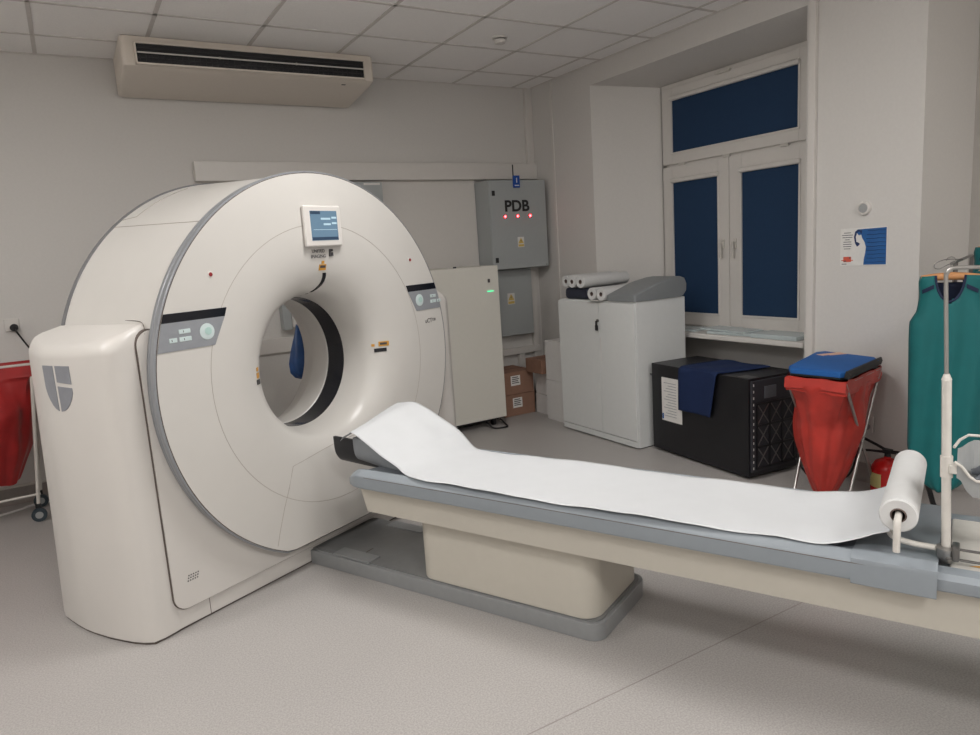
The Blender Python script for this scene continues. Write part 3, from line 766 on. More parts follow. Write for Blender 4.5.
def warn(x, y, z, par, s=1):
    b = new(); box(b, (x-.034*s, y-.001, z-.045*s), (x+.034*s, y+.001, z+.045*s)); l_ = obj('warning_label', b, labelw, par)
    b = new(); prism(b, [(x-.03*s, z-.012*s), (x+.03*s, z-.012*s), (x, z+.04*s)], -y+.001, -y+.0018, M=XZ); box(b, (x-.03*s, y-.0018, z-.04*s), (x+.03*s, y-.001, z-.02*s)); t_ = obj('triangle', b, yel, l_)
    b = new(); prism(b, [(x-.004*s, z-.004*s), (x+.006*s, z+.012*s), (x+.001*s, z+.012*s), (x+.004*s, z+.028*s), (x-.007*s, z+.010*s), (x-.001*s, z+.010*s)], -y+.0018, -y+.0024, M=XZ); obj('bolt_sign', b, textd, l_)
warn(3.568, 5.397, 1.555, dr)
b = new(); box(b, (3.513, 5.380, 2.035), (3.580, 5.396, 2.140), .002); sg = obj('sign', b, bluesign, pd, 'small blue sign with a white mark')
b = text_bm('i', .06, face_y(3.546, 5.3795, 2.098), bold=True); box(b, (3.523, 5.379, 2.050), (3.570, 5.3798, 2.058)); obj('sign_mark', b, labelw, sg)
b = new(); box(b, (3.513, 5.384, 2.13), (3.521, 5.394, 2.235), .002); obj('bracket', b, blackr, pd)
b = new(); box(b, (3.835, 5.3965, 1.335), (3.842, 5.399, 1.342)); box(b, (3.85, 5.3965, 1.335), (3.855, 5.399, 1.342)); obj('screw', b, textd, pd)
p2 = thing('power_box', 'plain shallow grey electrical box directly below the one with red lights', 'electrical box', (3.48, 5.6, .69))
b = new(); box(b, (3.20, 5.555, .690), (3.765, YB, 1.312), .005); obj('enclosure', b, pdbm, p2)
b = new(); box(b, (3.205, 5.545, .695), (3.760, 5.556, 1.308), .004); d2_ = obj('door', b, pdbm, p2)
warn(3.52, 5.544, 1.04, d2_, 1.15)
p3 = thing('power_box', 'grey wall electrical box partly hidden behind the top of the gantry', 'electrical box', (2.15, 5.58, 1.5))
b = new(); box(b, (1.9, 5.53, 1.35), (2.32, YB, 2.11), .005); obj('enclosure', b, pdbm, p3)
b = new(); box(b, (2.16, 5.527, 2.085), (2.30, 5.531, 2.102)); obj('label_strip', b, labelw, p3)

# cream electronics cabinet on castors
ec = thing('electronics_cabinet', 'tall cream steel cabinet on castors between the gantry and cardboard boxes', 'cabinet', (2.75, 5.15, 0))
b = new(); box(b, (2.42, 5.05, .075), (3.092, 5.50, 1.372), .006); obj('body', b, elecm, ec)
b = new(); box(b, (2.50, 5.12, .045), (3.05, 5.45, .078)); obj('undercarriage', b, blackr, ec)
for x in (2.52, 3.00):
    for y in (5.13, 5.42):
        b = new(); cyl(b, (x-.012, y, .028), (x+.012, y, .028), .028, 20); box(b, (x-.018, y-.02, .03), (x+.018, y+.02, .066), .004); obj('caster', b, blackr, ec)
b = new(); tube(b, bez([(2.90, 5.08, .05), (2.92, 4.99, .012), (3.02, 4.95, .012), (3.06, 5.02, .014), (3.05, 5.10, .05)], 6), .007, 8); obj('cable', b, blackr, ec)
b = new(); box(b, (2.985, 5.043, 1.235), (3.005, 5.051, 1.265), .002); obj('lock', b, textd, ec)
b = new(); box(b, (2.975, 5.045, 1.160), (3.035, 5.051, 1.166)); obj('status_light', b, ledg, ec, 'glowing green light')
b = new(); box(b, (2.68, 5.06, 1.372), (2.705, 5.075, 1.385), .003); obj('lifting_eye', b, textd, ec)

# ------------------------------------------------------------------ boxes in the corner
def carton(x0, y0, z0, x1, y1, z1, m_, label, lab=None, group=None, name='cardboard_box'):
    t = thing(name, label, 'box', ((x0+x1)/2, (y0+y1)/2, z0), group)
    b = new(); box(b, (x0, y0, z0), (x1, y1, z1), .004); obj('carton', b, m_, t)
    b = new(); ym = (y0+y1)/2; box(b, (x0+.005, ym-.02, z1), (x1-.005, ym+.02, z1+.001)); obj('tape', b, cardd if m_ is cardb else labelw, t)
    if lab:
        b = new(); box(b, (lab[0], y0-.0015, lab[1]), (lab[2], y0, lab[3])); l_ = obj('shipping_label', b, labelw, t)
        b = new()
        for k in range(4): box(b, (lab[0]+.012, y0-.0022, lab[1]+.02+k*.017), (lab[2]-.012-.01*(k % 2), y0-.0014, lab[1]+.028+k*.017))
        obj('print', b, textd, l_)
carton(3.205, 5.262, 0, 3.535, 5.60, .198, cardb, 'brown cardboard box with white label on the floor, lower of two', (3.295, .075, 3.395, .165))
carton(3.205, 5.262, .2, 3.530, 5.60, .405, cardb, 'brown cardboard box with white label, upper of two', (3.285, .28, 3.385, .37))
carton(3.54, 4.985, 0, 3.86, 5.25, .18, cartonw, 'white carton on the floor in the corner beside brown boxes', name='carton_box')
carton(3.545, 4.985, .182, 3.86, 5.25, .395, cartonw, 'white carton under the small brown box in the corner', name='carton_box')
carton(3.44, 4.99, .397, 3.80, 5.24, .52, cardb, 'small brown cardboard box on top of white cartons in corner')
carton(3.465, 4.665, 0, 3.86, 4.97, .355, cartonw, 'large white carton on the floor against the grey cabinet', name='carton_box')
carton(3.465, 4.665, .357, 3.86, 4.96, .70, cartonw, 'large white carton stacked on another beside the grey cabinet', name='carton_box')

# ------------------------------------------------------------------ grey cabinet with lock
TC = (3.372, 3.715, 3.87, 4.612, 1.075)
tc_ = thing('storage_cabinet', 'tall light grey metal cabinet with a key in its lock beside window', 'cabinet', (3.62, 4.16, 0))
b = new(); box(b, (TC[0]+.018, TC[1], .008), (TC[2], TC[3], TC[4]), .004); obj('body', b, cabm, tc_)
b = new(); box(b, (TC[0], TC[1]+.003, .062), (TC[0]+.018, 4.102, TC[4]-.012), .003); obj('door', b, cabm, tc_)
b = new(); box(b, (TC[0], 4.106, .062), (TC[0]+.018, TC[3]-.003, TC[4]-.012), .003); dd_ = obj('door', b, cabm, tc_)
b = new(); box(b, (TC[0]+.003, TC[1]+.003, .012), (TC[0]+.018, TC[3]-.003, .056), .002); obj('kick_plate', b, cabm, tc_)
b = new(); box(b, (TC[0]+.03, TC[1]+.01, 0), (TC[2]-.01, TC[3]-.01, .01)); obj('foot_frame', b, blackr, tc_)
b = new(); cyl(b, (TC[0]-.008, 4.115, .925), (TC[0]+.002, 4.115, .925), .012, 16); lk = obj('lock', b, metald, dd_)
b = new(); box(b, (TC[0]-.025, 4.112, .885), (TC[0]-.008, 4.118, .925), .002); box(b, (TC[0]-.022, 4.10, .852), (TC[0]-.010, 4.128, .892), .004); obj('key', b, blackr, lk)
b = new(); box(b, (TC[0]-.002, 4.085, .62), (TC[0]+.002, 4.097, .80)); obj('handle_strip', b, cartonw, dd_)
# wedge cushion
b = new()
wp = [(3.375, 1.077), (3.372, 1.12), (3.39, 1.128), (3.60, 1.195), (3.76, 1.222), (3.83, 1.225), (3.875, 1.21), (3.895, 1.17), (3.89, 1.12), (3.86, 1.085), (3.84, 1.077)]
R = []
for y, k in ((4.012, .90), (4.005, .97), (3.995, 1), (3.722, 1), (3.712, .97), (3.706, .90)):
    R.append([(3.62+(x-3.62)*k, y, 1.077+(z-1.077)*k) for x, z in wp])
loft(b, R); single('wedge_cushion', b, wedgem, 'grey vinyl wedge cushion lying on the grey cabinet', 'cushion')
b = new(); box(b, (3.40, 4.22, 1.077), (3.84, 4.56, 1.165), .03, 4); single('packet', b, darkblue, 'dark navy packet under the paper rolls on the grey cabinet', 'packet')
RL = [(4.555, 1.216, 'paper roll on the cabinet, farthest from the wedge, top row', 3.40), (4.425, 1.216, 'paper roll on the cabinet, middle one of the top row', 3.36), (4.300, 1.216, 'paper roll on the cabinet, top row, nearest the wedge', 3.345), (4.348, 1.123, 'paper roll on the cabinet, lower row, beside the navy packet', 3.37), (4.065, 1.125, 'paper roll on the cabinet, lower row, touching the wedge', 3.355)]
packet = [o for o in COL.objects if o.name == 'packet'][0]
packet.scale = (1, .85, 1); packet.location.y = 4.41
RL[3] = (4.190, 1.125) + RL[3][2:]
for y, z, lb, x0 in RL:
    t = thing('paper_roll', 'white ' + lb, 'paper roll', (x0+.25, y, z-.044), 'spare paper rolls on the grey cabinet')
    obj('roll', roll_mesh(x0, x0+.50, y, z, .047, .017), rollm, t); obj('core', roll_mesh(x0+.001, x0+.499, y, z, .0172, .0140), corem, t); t.rotation_euler.z = math.radians(5 if z > 1.2 else 3)
b = new(); box(b, (3.34, 4.05, 1.0765), (3.45, 4.21, 1.0780)); single('paper_slip', b, labelw, 'white paper slip sticking out under the rolls over cabinet edge', 'paper')

# ------------------------------------------------------------------ black power unit
U = (3.445, 2.752, 3.87, 3.655)
up_ = thing('power_unit', 'low black metal power supply unit on castors under the window', 'power supply', (3.66, 3.2, 0))
b = new(); box(b, (U[0], U[1]+.008, .018), (U[2], U[3], .635), .005); obj('case', b, upsm, up_)
for x in (U[0]+.05, U[2]-.05):
    for y in (U[1]+.07, U[3]-.07):
        b = new(); cyl(b, (x-.01, y, .014), (x+.01, y, .014), .014, 16); obj('caster', b, metald, up_)
b = new(); box(b, (U[0]+.012, U[1]-.008, .05), (U[2]-.012, U[1]+.010, .622), .006); fr = obj('front_grille', b, upsg, up_)
b = new()
gx0, gx1 = U[0]+.05, U[2]-.05; cw = (gx1-gx0)/3; ch = .135
for i in range(3):
    for j in range(3):
        xa = gx0+i*cw; za = .075+j*ch
        y_ = U[1]-.010
        for (p, q) in (((xa+.01, za+.01), (xa+cw-.01, za+ch-.01)), ((xa+.01, za+ch-.01), (xa+cw-.01, za+.01))):
            tube(b, [(p[0], y_, p[1]), (q[0], y_, q[1])], .0035, 6)
obj('grille_bars', b, metald, fr)
b = new()
for i in range(4): box(b, (gx0+i*cw-.006, U[1]-.014, .07), (gx0+i*cw+.006, U[1]-.007, .07+3*ch))
for j in range(4): box(b, (gx0, U[1]-.014, .07+j*ch-.004), (gx1, U[1]-.007, .07+j*ch+.008))
obj('grille_frame', b, upsm, fr)
b = new(); box(b, (U[0]+.115, U[1]-.011, .505), (U[0]+.215, U[1]-.006, .580), .002); obj('display', b, greydk, fr)
b = new()
for k in range(14): box(b, (U[0]+.022, U[1]-.0095, .07+k*.04), (U[0]+.028, U[1]-.007, .085+k*.04))
obj('rivets', b, cartonw, fr)
b = new(); box(b, (U[0]-.0015, 3.345, .240), (U[0], 3.548, .548)); pp = obj('notice', b, labelw, up_, 'printed white sheet taped to the side')
b = new()
for k in range(13): box(b, (U[0]-.0022, 3.40, .275+k*.0195), (U[0]-.0014, 3.525-.02*((k*7) % 3), .279+k*.0195))
obj('print', b, mat('print_grey', (150, 150, 156), .7), pp)
b = new(); box(b, (U[0]-.0025, 3.53, .25), (U[0]-.0016, 3.545, .29)); obj('tape', b, bluem, pp)
b = new(); box(b, (U[0]+.02, U[1]+.02, .6352), (U[0]+.10, U[1]+.12, .6362)); obj('top_label', b, metald, up_)
# lever sticking from the rear corner
b = new(); cyl(b, (3.47, 3.65, .545), (3.47, 3.70, .545), .006, 8); obj('latch', b, metald, up_)
# navy cloth draped over it
def cloth_pts(u, v):
    # u along y (0 = rear .. 1 = front corner), v from far top to hanging hem
    y = 3.345 - u*.345
    L = v*.66
    if L < .36:
        x = 3.815 - L; z = .6415 + .0035*math.sin(u*9+v*5)
        y += (.36-L)*(-.20) * (1 if u > .5 else .35)
    else:
        e = L-.36; r = .012
        if e < .019: a = e/.019*PI/2; x = 3.445 - r*math.sin(a)*1.1+.0; z = .6415 - r*(1-math.cos(a))
        else: x = 3.445-.0125 - .006*math.sin(u*6+1) - .003; z = .630 - (e-.019) 
        y += .02*e + .18*e*u
    return (x, y, z)
b = new(); NU, NV = 16, 44; g_ = [[b.verts.new(cloth_pts(i/NU, j/NV)) for j in range(NV+1)] for i in range(NU+1)]
for i in range(NU):
    for j in range(NV): b.faces.new((g_[i][j], g_[i][j+1], g_[i+1][j+1], g_[i+1][j]))
UR = Matrix.Translation((3.66, 3.2, 0)) @ Matrix.Rotation(-.075, 4, 'Z') @ Matrix.Translation((-3.66, -3.2, 0)); bmesh.ops.transform(b, matrix=UR, verts=b.verts)
cl = single('folded_cloth', b, clothm, 'navy blue folded cloth draped over the black power unit', 'cloth')
mm = cl.modifiers.new('t', 'SOLIDIFY'); mm.thickness = .008; mm.offset = 1
# cables on the floor beside the unit
b = new(); tube(b, bez([(3.80, 2.76, .10), (3.77, 2.66, .03), (3.72, 2.56, .008), (3.80, 2.47, .008), (3.88, 2.42, .03), (3.905, 2.38, .2)], 8), .006, 8)
single('power_cable', b, blackr, 'black power cable on the floor behind the red bag', 'cable')

up_.rotation_euler.z = -.075
# things on the window sill
b = new(); R = []
random.seed(5)
for (y0, y1, x0, x1, z, h) in ((2.86, 3.22, 3.975, 4.20, .7905, .030),):
    box(b, (x0, y0, z), (x1, y1, z+h), .008)
single('plastic_tray', b, plast, 'clear plastic tray at the near end of the window sill', 'tray')
b = new(); box(b, (3.99, 3.24, .7905), (4.20, 3.62, .812), .006, rz=.06); box(b, (4.0, 3.28, .8125), (4.19, 3.70, .824), .003, rz=-.08)
single('plastic_sheets', b, plast, 'crumpled clear plastic sheets in the middle of the window sill', 'plastic sheets')
b = new(); box(b, (4.0, 3.76, .7905), (4.2, 4.02, .806), .004, rz=.1); single('plastic_pouch', b, plast, 'flat clear pouch on sill nearest the grey cabinet', 'pouch')

# ------------------------------------------------------------------ bag stand with blue lid
BZ = .727
cA, cB, cC, cD = (3.255, 2.40), (3.835, 2.60), (3.79, 2.20), (3.30, 2.09)
st = thing('bag_stand', 'chrome folding waste bag stand with crossed legs beside the pillar', 'bag stand', (3.5, 2.3, 0))
def leg(p, q, par, zt=BZ-.012, m_=metalc, r=.008):
    b = new(); tube(b, [(p[0], p[1], zt), (q[0], q[1], .008)], r, 10); return obj('leg', b, m_, par)
leg(cD, (3.80, 2.215), st); leg(cC, (3.33, 2.10), st); leg(cA, (3.80, 2.56), st); leg(cB, (3.32, 2.405), st)
b = new(); tube(b, [cA+(BZ-.012,), cB+(BZ-.012,), cC+(BZ-.012,), cD+(BZ-.012,)], .008, 8, closed=True); obj('top_ring', b, metalc, st)
b = new(); tube(b, [(3.31, 2.09, .02), (3.30, 2.405, .02)], .006, 8); obj('cross_bar', b, metalc, st)
def bag(name, label, ring, zt, tip, zb, m_, waist, seed, cuff=.06, narrow=.62, rad=.175, tip_k=.82):
    random.seed(seed)
    n = 96; cxx = sum(p[0] for p in ring)/4; cyy = sum(p[1] for p in ring)/4
    def rect(k):
        t = k/n*4; i = int(t) % 4; f_ = t-int(t); a = ring[i]; c2 = ring[(i+1) % 4]
        return (a[0]+(c2[0]-a[0])*f_, a[1]+(c2[1]-a[1])*f_)
    ph = [random.uniform(0, 6.28) for _ in range(6)]
    R = []
    M_ = 40
    for j in range(M_+1):
        v = j/M_; z = zt - (zt-zb)*v
        ring_ = []
        if v < .10: sc2 = 1.035
        else: sc2 = 1.0 - (1-narrow)*min(1, (v-.10)/.10)**1.2
        e = max(0, (v-.33)/.67)
        sc2 *= (1 - e**1.7*tip_k)
        ax = cxx + (tip[0]-cxx)*v; ay = cyy + (tip[1]-cyy)*v
        rd = min(1, max(0, (v-.08)/.3))
        for k in range(n):
            px, py = rect(k); dx, dy = px-cxx, py-cyy
            ang = math.atan2(dy, dx); L = math.hypot(dx, dy); Lr = L*(1-rd) + rad*rd
            fold = 1 + (0 if v < .1 else .035*math.sin(ang*5+ph[0]+v*2) + .03*math.sin(ang*9+ph[1]-v*3) + .018*math.sin(ang*16+ph[5]+v*5) + .02*math.sin(v*16+ang*3+ph[2]))
            ring_.append((ax+math.cos(ang)*Lr*sc2*fold, ay+math.sin(ang)*Lr*sc2*fold, z + (.004*math.sin(ang*5+ph[3]) if v < .1 else .012*math.sin(ang*4+ph[4])*v)))
        R.append(ring_)
    b = new(); loft(b, R, True, False)
    try: b.faces.new([v_ for v_ in b.verts[-n:]])
    except Exception: pass
    b.verts.ensure_lookup_table()
    o = single(name, b, m_, label, 'waste bag'); return o
rg = bag('waste_bag', 'translucent red waste bag hanging in the chrome stand under a blue lid', [cA, cB, cC, cD], BZ-.001, (3.44, 2.29), .02, redbag, .2, 11, narrow=.95, rad=.19, tip_k=.80)
b = new(); 
for z0, z1, k in ((BZ-.075, BZ+.002, 1.03),):
    cx_, cy_ = sum(p[0] for p in (cA, cB, cC, cD))/4, sum(p[1] for p in (cA, cB, cC, cD))/4
    P_ = []
    for i, p in enumerate((cA, cB, cC, cD)):
        P_.append((cx_+(p[0]-cx_)*k, cy_+(p[1]-cy_)*k))
    R = []
    for z in (z0, z0+.03, z0+.06, z1):
        ring_ = []
        for i in range(4):
            a, c2 = P_[i], P_[(i+1) % 4]
            for q in range(10):
                f_ = q/10; wv = .004*math.sin(q*1.9+i*2+z*80); ring_.append((a[0]+(c2[0]-a[0])*f_+wv, a[1]+(c2[1]-a[1])*f_-wv, z+.004*math.sin(q*1.3+i)))
        R.append(ring_)
    loft(b, R, True, False)
cf = obj('bag_cuff', b, redbag, rg)
# lid
ld = thing('bin_lid', 'flat royal blue pad on top of the red bag stand', 'lid', (3.54, 2.32, BZ+.006))
lidP = [cA, cB, cC, cD]
def lid_ring(k, z, sh=0):
    pts = []
    for i in range(4):
        p0 = lidP[i-1]; p1 = lidP[i]; p2 = lidP[(i+1) % 4]
        for q in range(5):
            f_ = q/4; r = .10
            a = (p1[0]+(p0[0]-p1[0])*r*(1-f_), p1[1]+(p0[1]-p1[1])*r*(1-f_)); c2 = (a[0]+(p2[0]-p1[0])*r*f_, a[1]+(p2[1]-p1[1])*r*f_)
            pts.append((cx_+(c2[0]-cx_)*k, cy_+(c2[1]-cy_)*k, z))
    return pts
b = new(); loft(b, [lid_ring(.99, BZ+.006), lid_ring(1.03, BZ+.010), lid_ring(1.035, BZ+.020)]); obj('black_underside', b, blackr, ld)
b = new(); loft(b, [lid_ring(1.03, BZ+.020), lid_ring(1.035, BZ+.028), lid_ring(1.03, BZ+.042), lid_ring(1.0, BZ+.048), lid_ring(.9, BZ+.051), lid_ring(.4, BZ+.053)]); obj('cushion', b, bluem, ld)
b = new(); loft(b, [[(cC[0]+.012+a_, cC[1]+.0-a_*.0, z) for a_, z in ((0, BZ+.012), (.012, BZ+.03), (0, BZ+.050), (-.012, BZ+.054), (-.02, BZ+.02))], [(cD[0]+a_*.3+.004, cD[1]-.012-a_, z) for a_, z in ((0, BZ+.012), (.012, BZ+.03), (0, BZ+.050), (-.012, BZ+.054), (-.02, BZ+.02))]]); obj('black_edge', b, blackr, ld)
b = new(); box(b, (3.66, 2.42, BZ+.0505), (3.81, 2.49, BZ+.0525), .001, rz=-.35); obj('sticker', b, mat('sticker_peach', (214, 170, 148), .6), ld)

# ------------------------------------------------------------------ fire extinguisher
fe = thing('fire_extinguisher', 'small red fire extinguisher on the floor by the pillar', 'fire extinguisher', (3.77, 2.17, 0))
EX, EY = 3.775, 2.135
b = new(); lathe(b, [(.0005, .004), (.070, .004), (.080, .012), (.082, .03), (.082, .150), (.078, .175), (.060, .200), (.030, .214), (.018, .218), (.018, .228)], (EX, EY, 0), 'z', 40); obj('cylinder', b, extm, fe)
b = new(); cyl(b, (EX, EY, .222), (EX, EY, .262), .016, 16); box(b, (EX-.02, EY-.022, .245), (EX+.02, EY+.022, .268), .004); obj('valve', b, blackr, fe)
b = new(); tube(b, [(EX, EY+.01, .262), (EX+.01, EY+.07, .278), (EX+.01, EY+.14, .30)], .008, 8); obj('lever', b, blackr, fe)
b = new(); tube(b, [(EX, EY+.01, .25), (EX, EY+.10, .240), (EX, EY+.15, .232)], .007, 8); obj('carry_handle', b, blackr, fe)
b = new(); tube(b, bez([(EX, EY-.02, .255), (EX, EY-.07, .258), (EX, EY-.115, .24), (EX, EY-.13, .18), (EX, EY-.115, .08), (EX, EY-.10, .04)], 6), .010, 10); obj('hose', b, blackr, fe)
b = new(); lathe(b, [(.0828, .06), (.0828, .14)], (EX, EY, 0), 'z', 40)
bmesh.ops.delete(b, geom=[v for v in b.verts if not (v.co.x < EX-.02 and v.co.y > EY-.02)], context='VERTS'); obj('label', b, mat('ext_label', (190, 180, 120), .6), fe)

# ------------------------------------------------------------------ poster, sensor, socket
po = thing('poster', 'small white and blue poster with a woman silhouette on the pillar', 'poster', (XR-.003, 2.39, 1.27))
X0 = XR-.0032
b = new(); box(b, (X0, 2.253, 1.277), (XR-.0005, 2.530, 1.490)); obj('sheet', b, labelw, po)
def flat_x(pts, m_, name, par, off): 
    b = new(); prism(b, pts, X0-off, X0-off+.0005, M=YZ); return obj(name, b, m_, par)
bl = flat_x([(2.258, 1.281), (2.258, 1.486), (2.425, 1.482), (2.436, 1.470), (2.418, 1.448), (2.404, 1.452), (2.398, 1.432), (2.384, 1.41), (2.375, 1.38), (2.378, 1.35), (2.386, 1.31), (2.388, 1.281)], posterb, 'blue_field', po, .0006)
flat_x([(2.425, 1.482), (2.440, 1.470), (2.447, 1.44), (2.440, 1.405), (2.428, 1.385), (2.418, 1.39), (2.410, 1.40), (2.420, 1.408), (2.432, 1.412), (2.436, 1.44), (2.428, 1.465), (2.414, 1.470), (2.402, 1.455), (2.398, 1.475)], posterd, 'hair', po, .0012)
b = new()
for k in range(9):
    z = 1.295+k*.022; y1 = 2.375; tube(b, [(X0-.0008, 2.262, z), (X0-.0008, 2.30, z+.002), (X0-.0008, 2.33, z-.001), (X0-.0008, y1-.005*(k % 3), z+.001)], .0012, 4)
obj('wave_lines', b, posterd, bl)
b = new()
for k in range(8):
    z = 1.465-k*.013; hw = (.022, .034, .03, .014, .024, .026, .024, .02)[k]; box(b, (X0-.0008, 2.487-hw, z-.0018), (X0-.0002, 2.487+hw, z+.0018))
obj('text_lines', b, textd, po)
b = new(); box(b, (X0-.0008, 2.462, 1.298), (X0-.0002, 2.510, 1.328)); box(b, (X0-.0009, 2.45, 1.305), (X0-.0003, 2.522, 1.31)); obj('red_mark', b, posterr, po)
b = new(); box(b, (X0-.0008, 2.49, 1.284), (X0-.0002, 2.52, 1.288)); box(b, (X0-.001, 2.466, 1.318), (X0-.0003, 2.474, 1.326)); box(b, (X0-.001, 2.492, 1.300), (X0-.0003, 2.506, 1.306)); obj('small_print', b, textd, po)
ws = thing('wall_sensor', 'round white sensor with grey centre above the poster', 'sensor', (XR-.01, 2.39, 1.57))
b = new(); lathe(b, [(.0005, XR-.014), (.026, XR-.014), (.027, XR-.020), (.036, XR-.018), (.040, XR-.008), (.041, XR-.0005)], (0, 2.389, 1.598), 'x', 40); obj('housing', b, trimw, ws)
b = new(); lathe(b, [(.0005, XR-.0175), (.025, XR-.016)], (0, 2.389, 1.598), 'x', 32); obj('mesh_cap', b, greylt, ws)
b = new(); lathe(b, [(.0005, XR-.03), (.010, XR-.028), (.014, XR-.001)], (0, 4.50, 1.96), 'x', 20)
for v in b.verts: v.co.x += .11
wsk = thing('wall_socket', 'white wall socket with a black plug on the back wall at left', 'socket', (-.363, YB-.01, 1.17))
b = new(); box(b, (-.405, YB-.012, 1.17), (-.322, YB-.0005, 1.255), .004); obj('plate', b, trimw, wsk)
b.free() if False else None
b = new(); cyl(b, (-.352, YB-.055, 1.195), (-.352, YB-.012, 1.195), .024, 20); obj('plug', b, blackr, wsk)
b = new(); tube(b, bez([(-.352, YB-.055, 1.195), (-.34, YB-.08, 1.17), (-.30, YB-.06, 1.08), (-.26, YB-.06, 1.0), (-.20, YB-.07, .85)], 6), .006, 8); obj('cable', b, blackr, wsk)
s2 = thing('wall_socket', 'white wall socket low on the pillar behind the bag stand', 'socket', (XR-.01, 2.34, .30))
b = new(); box(b, (XR-.012, 2.30, .30), (XR-.0005, 2.37, .40), .004); pl_ = obj('plate', b, trimw, s2)
b = new(); cyl(b, (XR-.018, 2.335, .335), (XR-.012, 2.335, .335), .018, 16); obj('plug', b, greylt, s2)

# ------------------------------------------------------------------ left waste bag on wheeled frame
ls = thing('bag_trolley', 'wheeled white tube waste bag frame at left behind the gantry pod', 'bag trolley', (-.6, 5.25, 0))
LX0, LX1, LY0, LY1 = -.90, -.272, 5.13, 5.46
def tub(pts, m_, name, par, r=.011, closed=False):
    b = new(); tube(b, pts, r, 8, closed=closed); return obj(name, b, m_, par)
tub([(LX0, LY0, .955), (LX1, LY0, .955), (LX1, LY1, .955), (LX0, LY1, .955)], whitem, 'top_ring', ls, closed=True)
for x, y in ((LX0, LY0), (LX1, LY0), (LX1, LY1), (LX0, LY1)):
    tub([(x, y, .955), (x-.085 if x > -.5 else x+.02, y, .10)], whitem, 'leg', ls)
    xx = x-.088 if x > -.5 else x+.02
    b = new(); box(b, (xx-.015, y-.018, .05), (xx+.015, y+.018, .11), .004); cs = obj('caster_fork', b, blackr, ls)
    b = new(); cyl(b, (xx, y-.035, .043), (xx, y-.012, .043), .043, 24); w_o = obj('wheel', b, mat('wheel_dark', (50, 62, 70), .5) if 'wheel_dark' not in MATS else MATS['wheel_dark'], cs)
    b = new(); cyl(b, (xx, y-.037, .043), (xx, y-.010, .043), .022, 16); obj('hub', b, greylt, cs)
tub([(LX0+.02, LY0, .16), (LX1-.065, LY0, .17)], whitem, 'cross_bar', ls, .007)
tub([(LX0+.02, LY1, .16), (LX1-.065, LY1, .17)], whitem, 'cross_bar', ls, .007)
lb = bag('waste_bag', 'red waste bag hanging from the wheeled frame at far left', [(LX0, LY1), (LX1, LY1), (LX1, LY0), (LX0, LY0)], .972, (-.56, 5.2), .27, redbag2, .2, 21, narrow=.98, rad=.28, tip_k=.55)
b = new(); R = []
for z in (.915, .94, .965, .984):
    k = .012; R.append([(LX0-k, LY0-k, z), (LX1+k, LY0-k, z), (LX1+k, LY1+k, z), (LX0-k, LY1+k, z)])
loft(b, R, True, False); obj('bag_cuff', b, redbag2, lb)
b = new(); tube(b, bez([(-1.6, 5.5, .006), (-1.0, 5.45, .006), (-.75, 5.36, .006), (-.5, 5.44, .006), (-.40, 5.5, .006), (-.1, 5.52, .006)], 8), .008, 8)
single('floor_cable', b, cartonw, 'pale cable lying on the floor under the wheeled bag frame', 'cable')
b = new(); box(b, (-.29, 5.40, .60), (-.27, 5.47, .68), .003); 
single('wall_tag', b, greylt, 'small grey box beside the left red bag at gantry edge', 'box')

# blue bag and dispenser seen through the bore
bb = new(); R = []
for z, r in ((1.10, .012), (1.06, .02), (1.0, .04), (.93, .062), (.86, .078), (.80, .075), (.765, .05), (.75, .015)):
    R.append([(1.235+r*math.cos(2*PI*k/20)*(1+.08*math.sin(k*2.1)), 4.55+r*math.sin(2*PI*k/20), z+.006*math.sin(k*1.7)) for k in range(20)])
loft(bb, R); 
bgp = thing('drip_stand', 'slim steel stand with hook holding a blue bag behind the bore', 'stand', (1.30, 4.62, 0))
b = new(); cyl(b, (1.30, 4.62, .02), (1.30, 4.62, 1.45), .009, 10); tube(b, [(1.30, 4.62, 1.10), (1.235, 4.55, 1.105)], .005, 6); obj('pole', b, metalc, bgp)
b = new()
for k in range(4):
    a = PI/4+k*PI/2; tube(b, [(1.30, 4.62, .03), (1.30+.2*math.cos(a), 4.62+.2*math.sin(a), .012)], .009, 8)
obj('foot', b, metalc, bgp)
single('blue_bag', bb, bluebag, 'blue plastic bag hanging in view through the scanner bore', 'bag')
ds_ = thing('wall_dispenser', 'grey and white wall dispenser seen through the scanner bore', 'dispenser', (1.50, YB-.06, .98))
b = new(); box(b, (1.40, YB-.10, .98), (1.47, YB, 1.22), .008); obj('bracket', b, pdbm, ds_)
b = new(); box(b, (1.47, YB-.12, .99), (1.66, YB, 1.25), .02, 3); obj('housing', b, trimw, ds_)

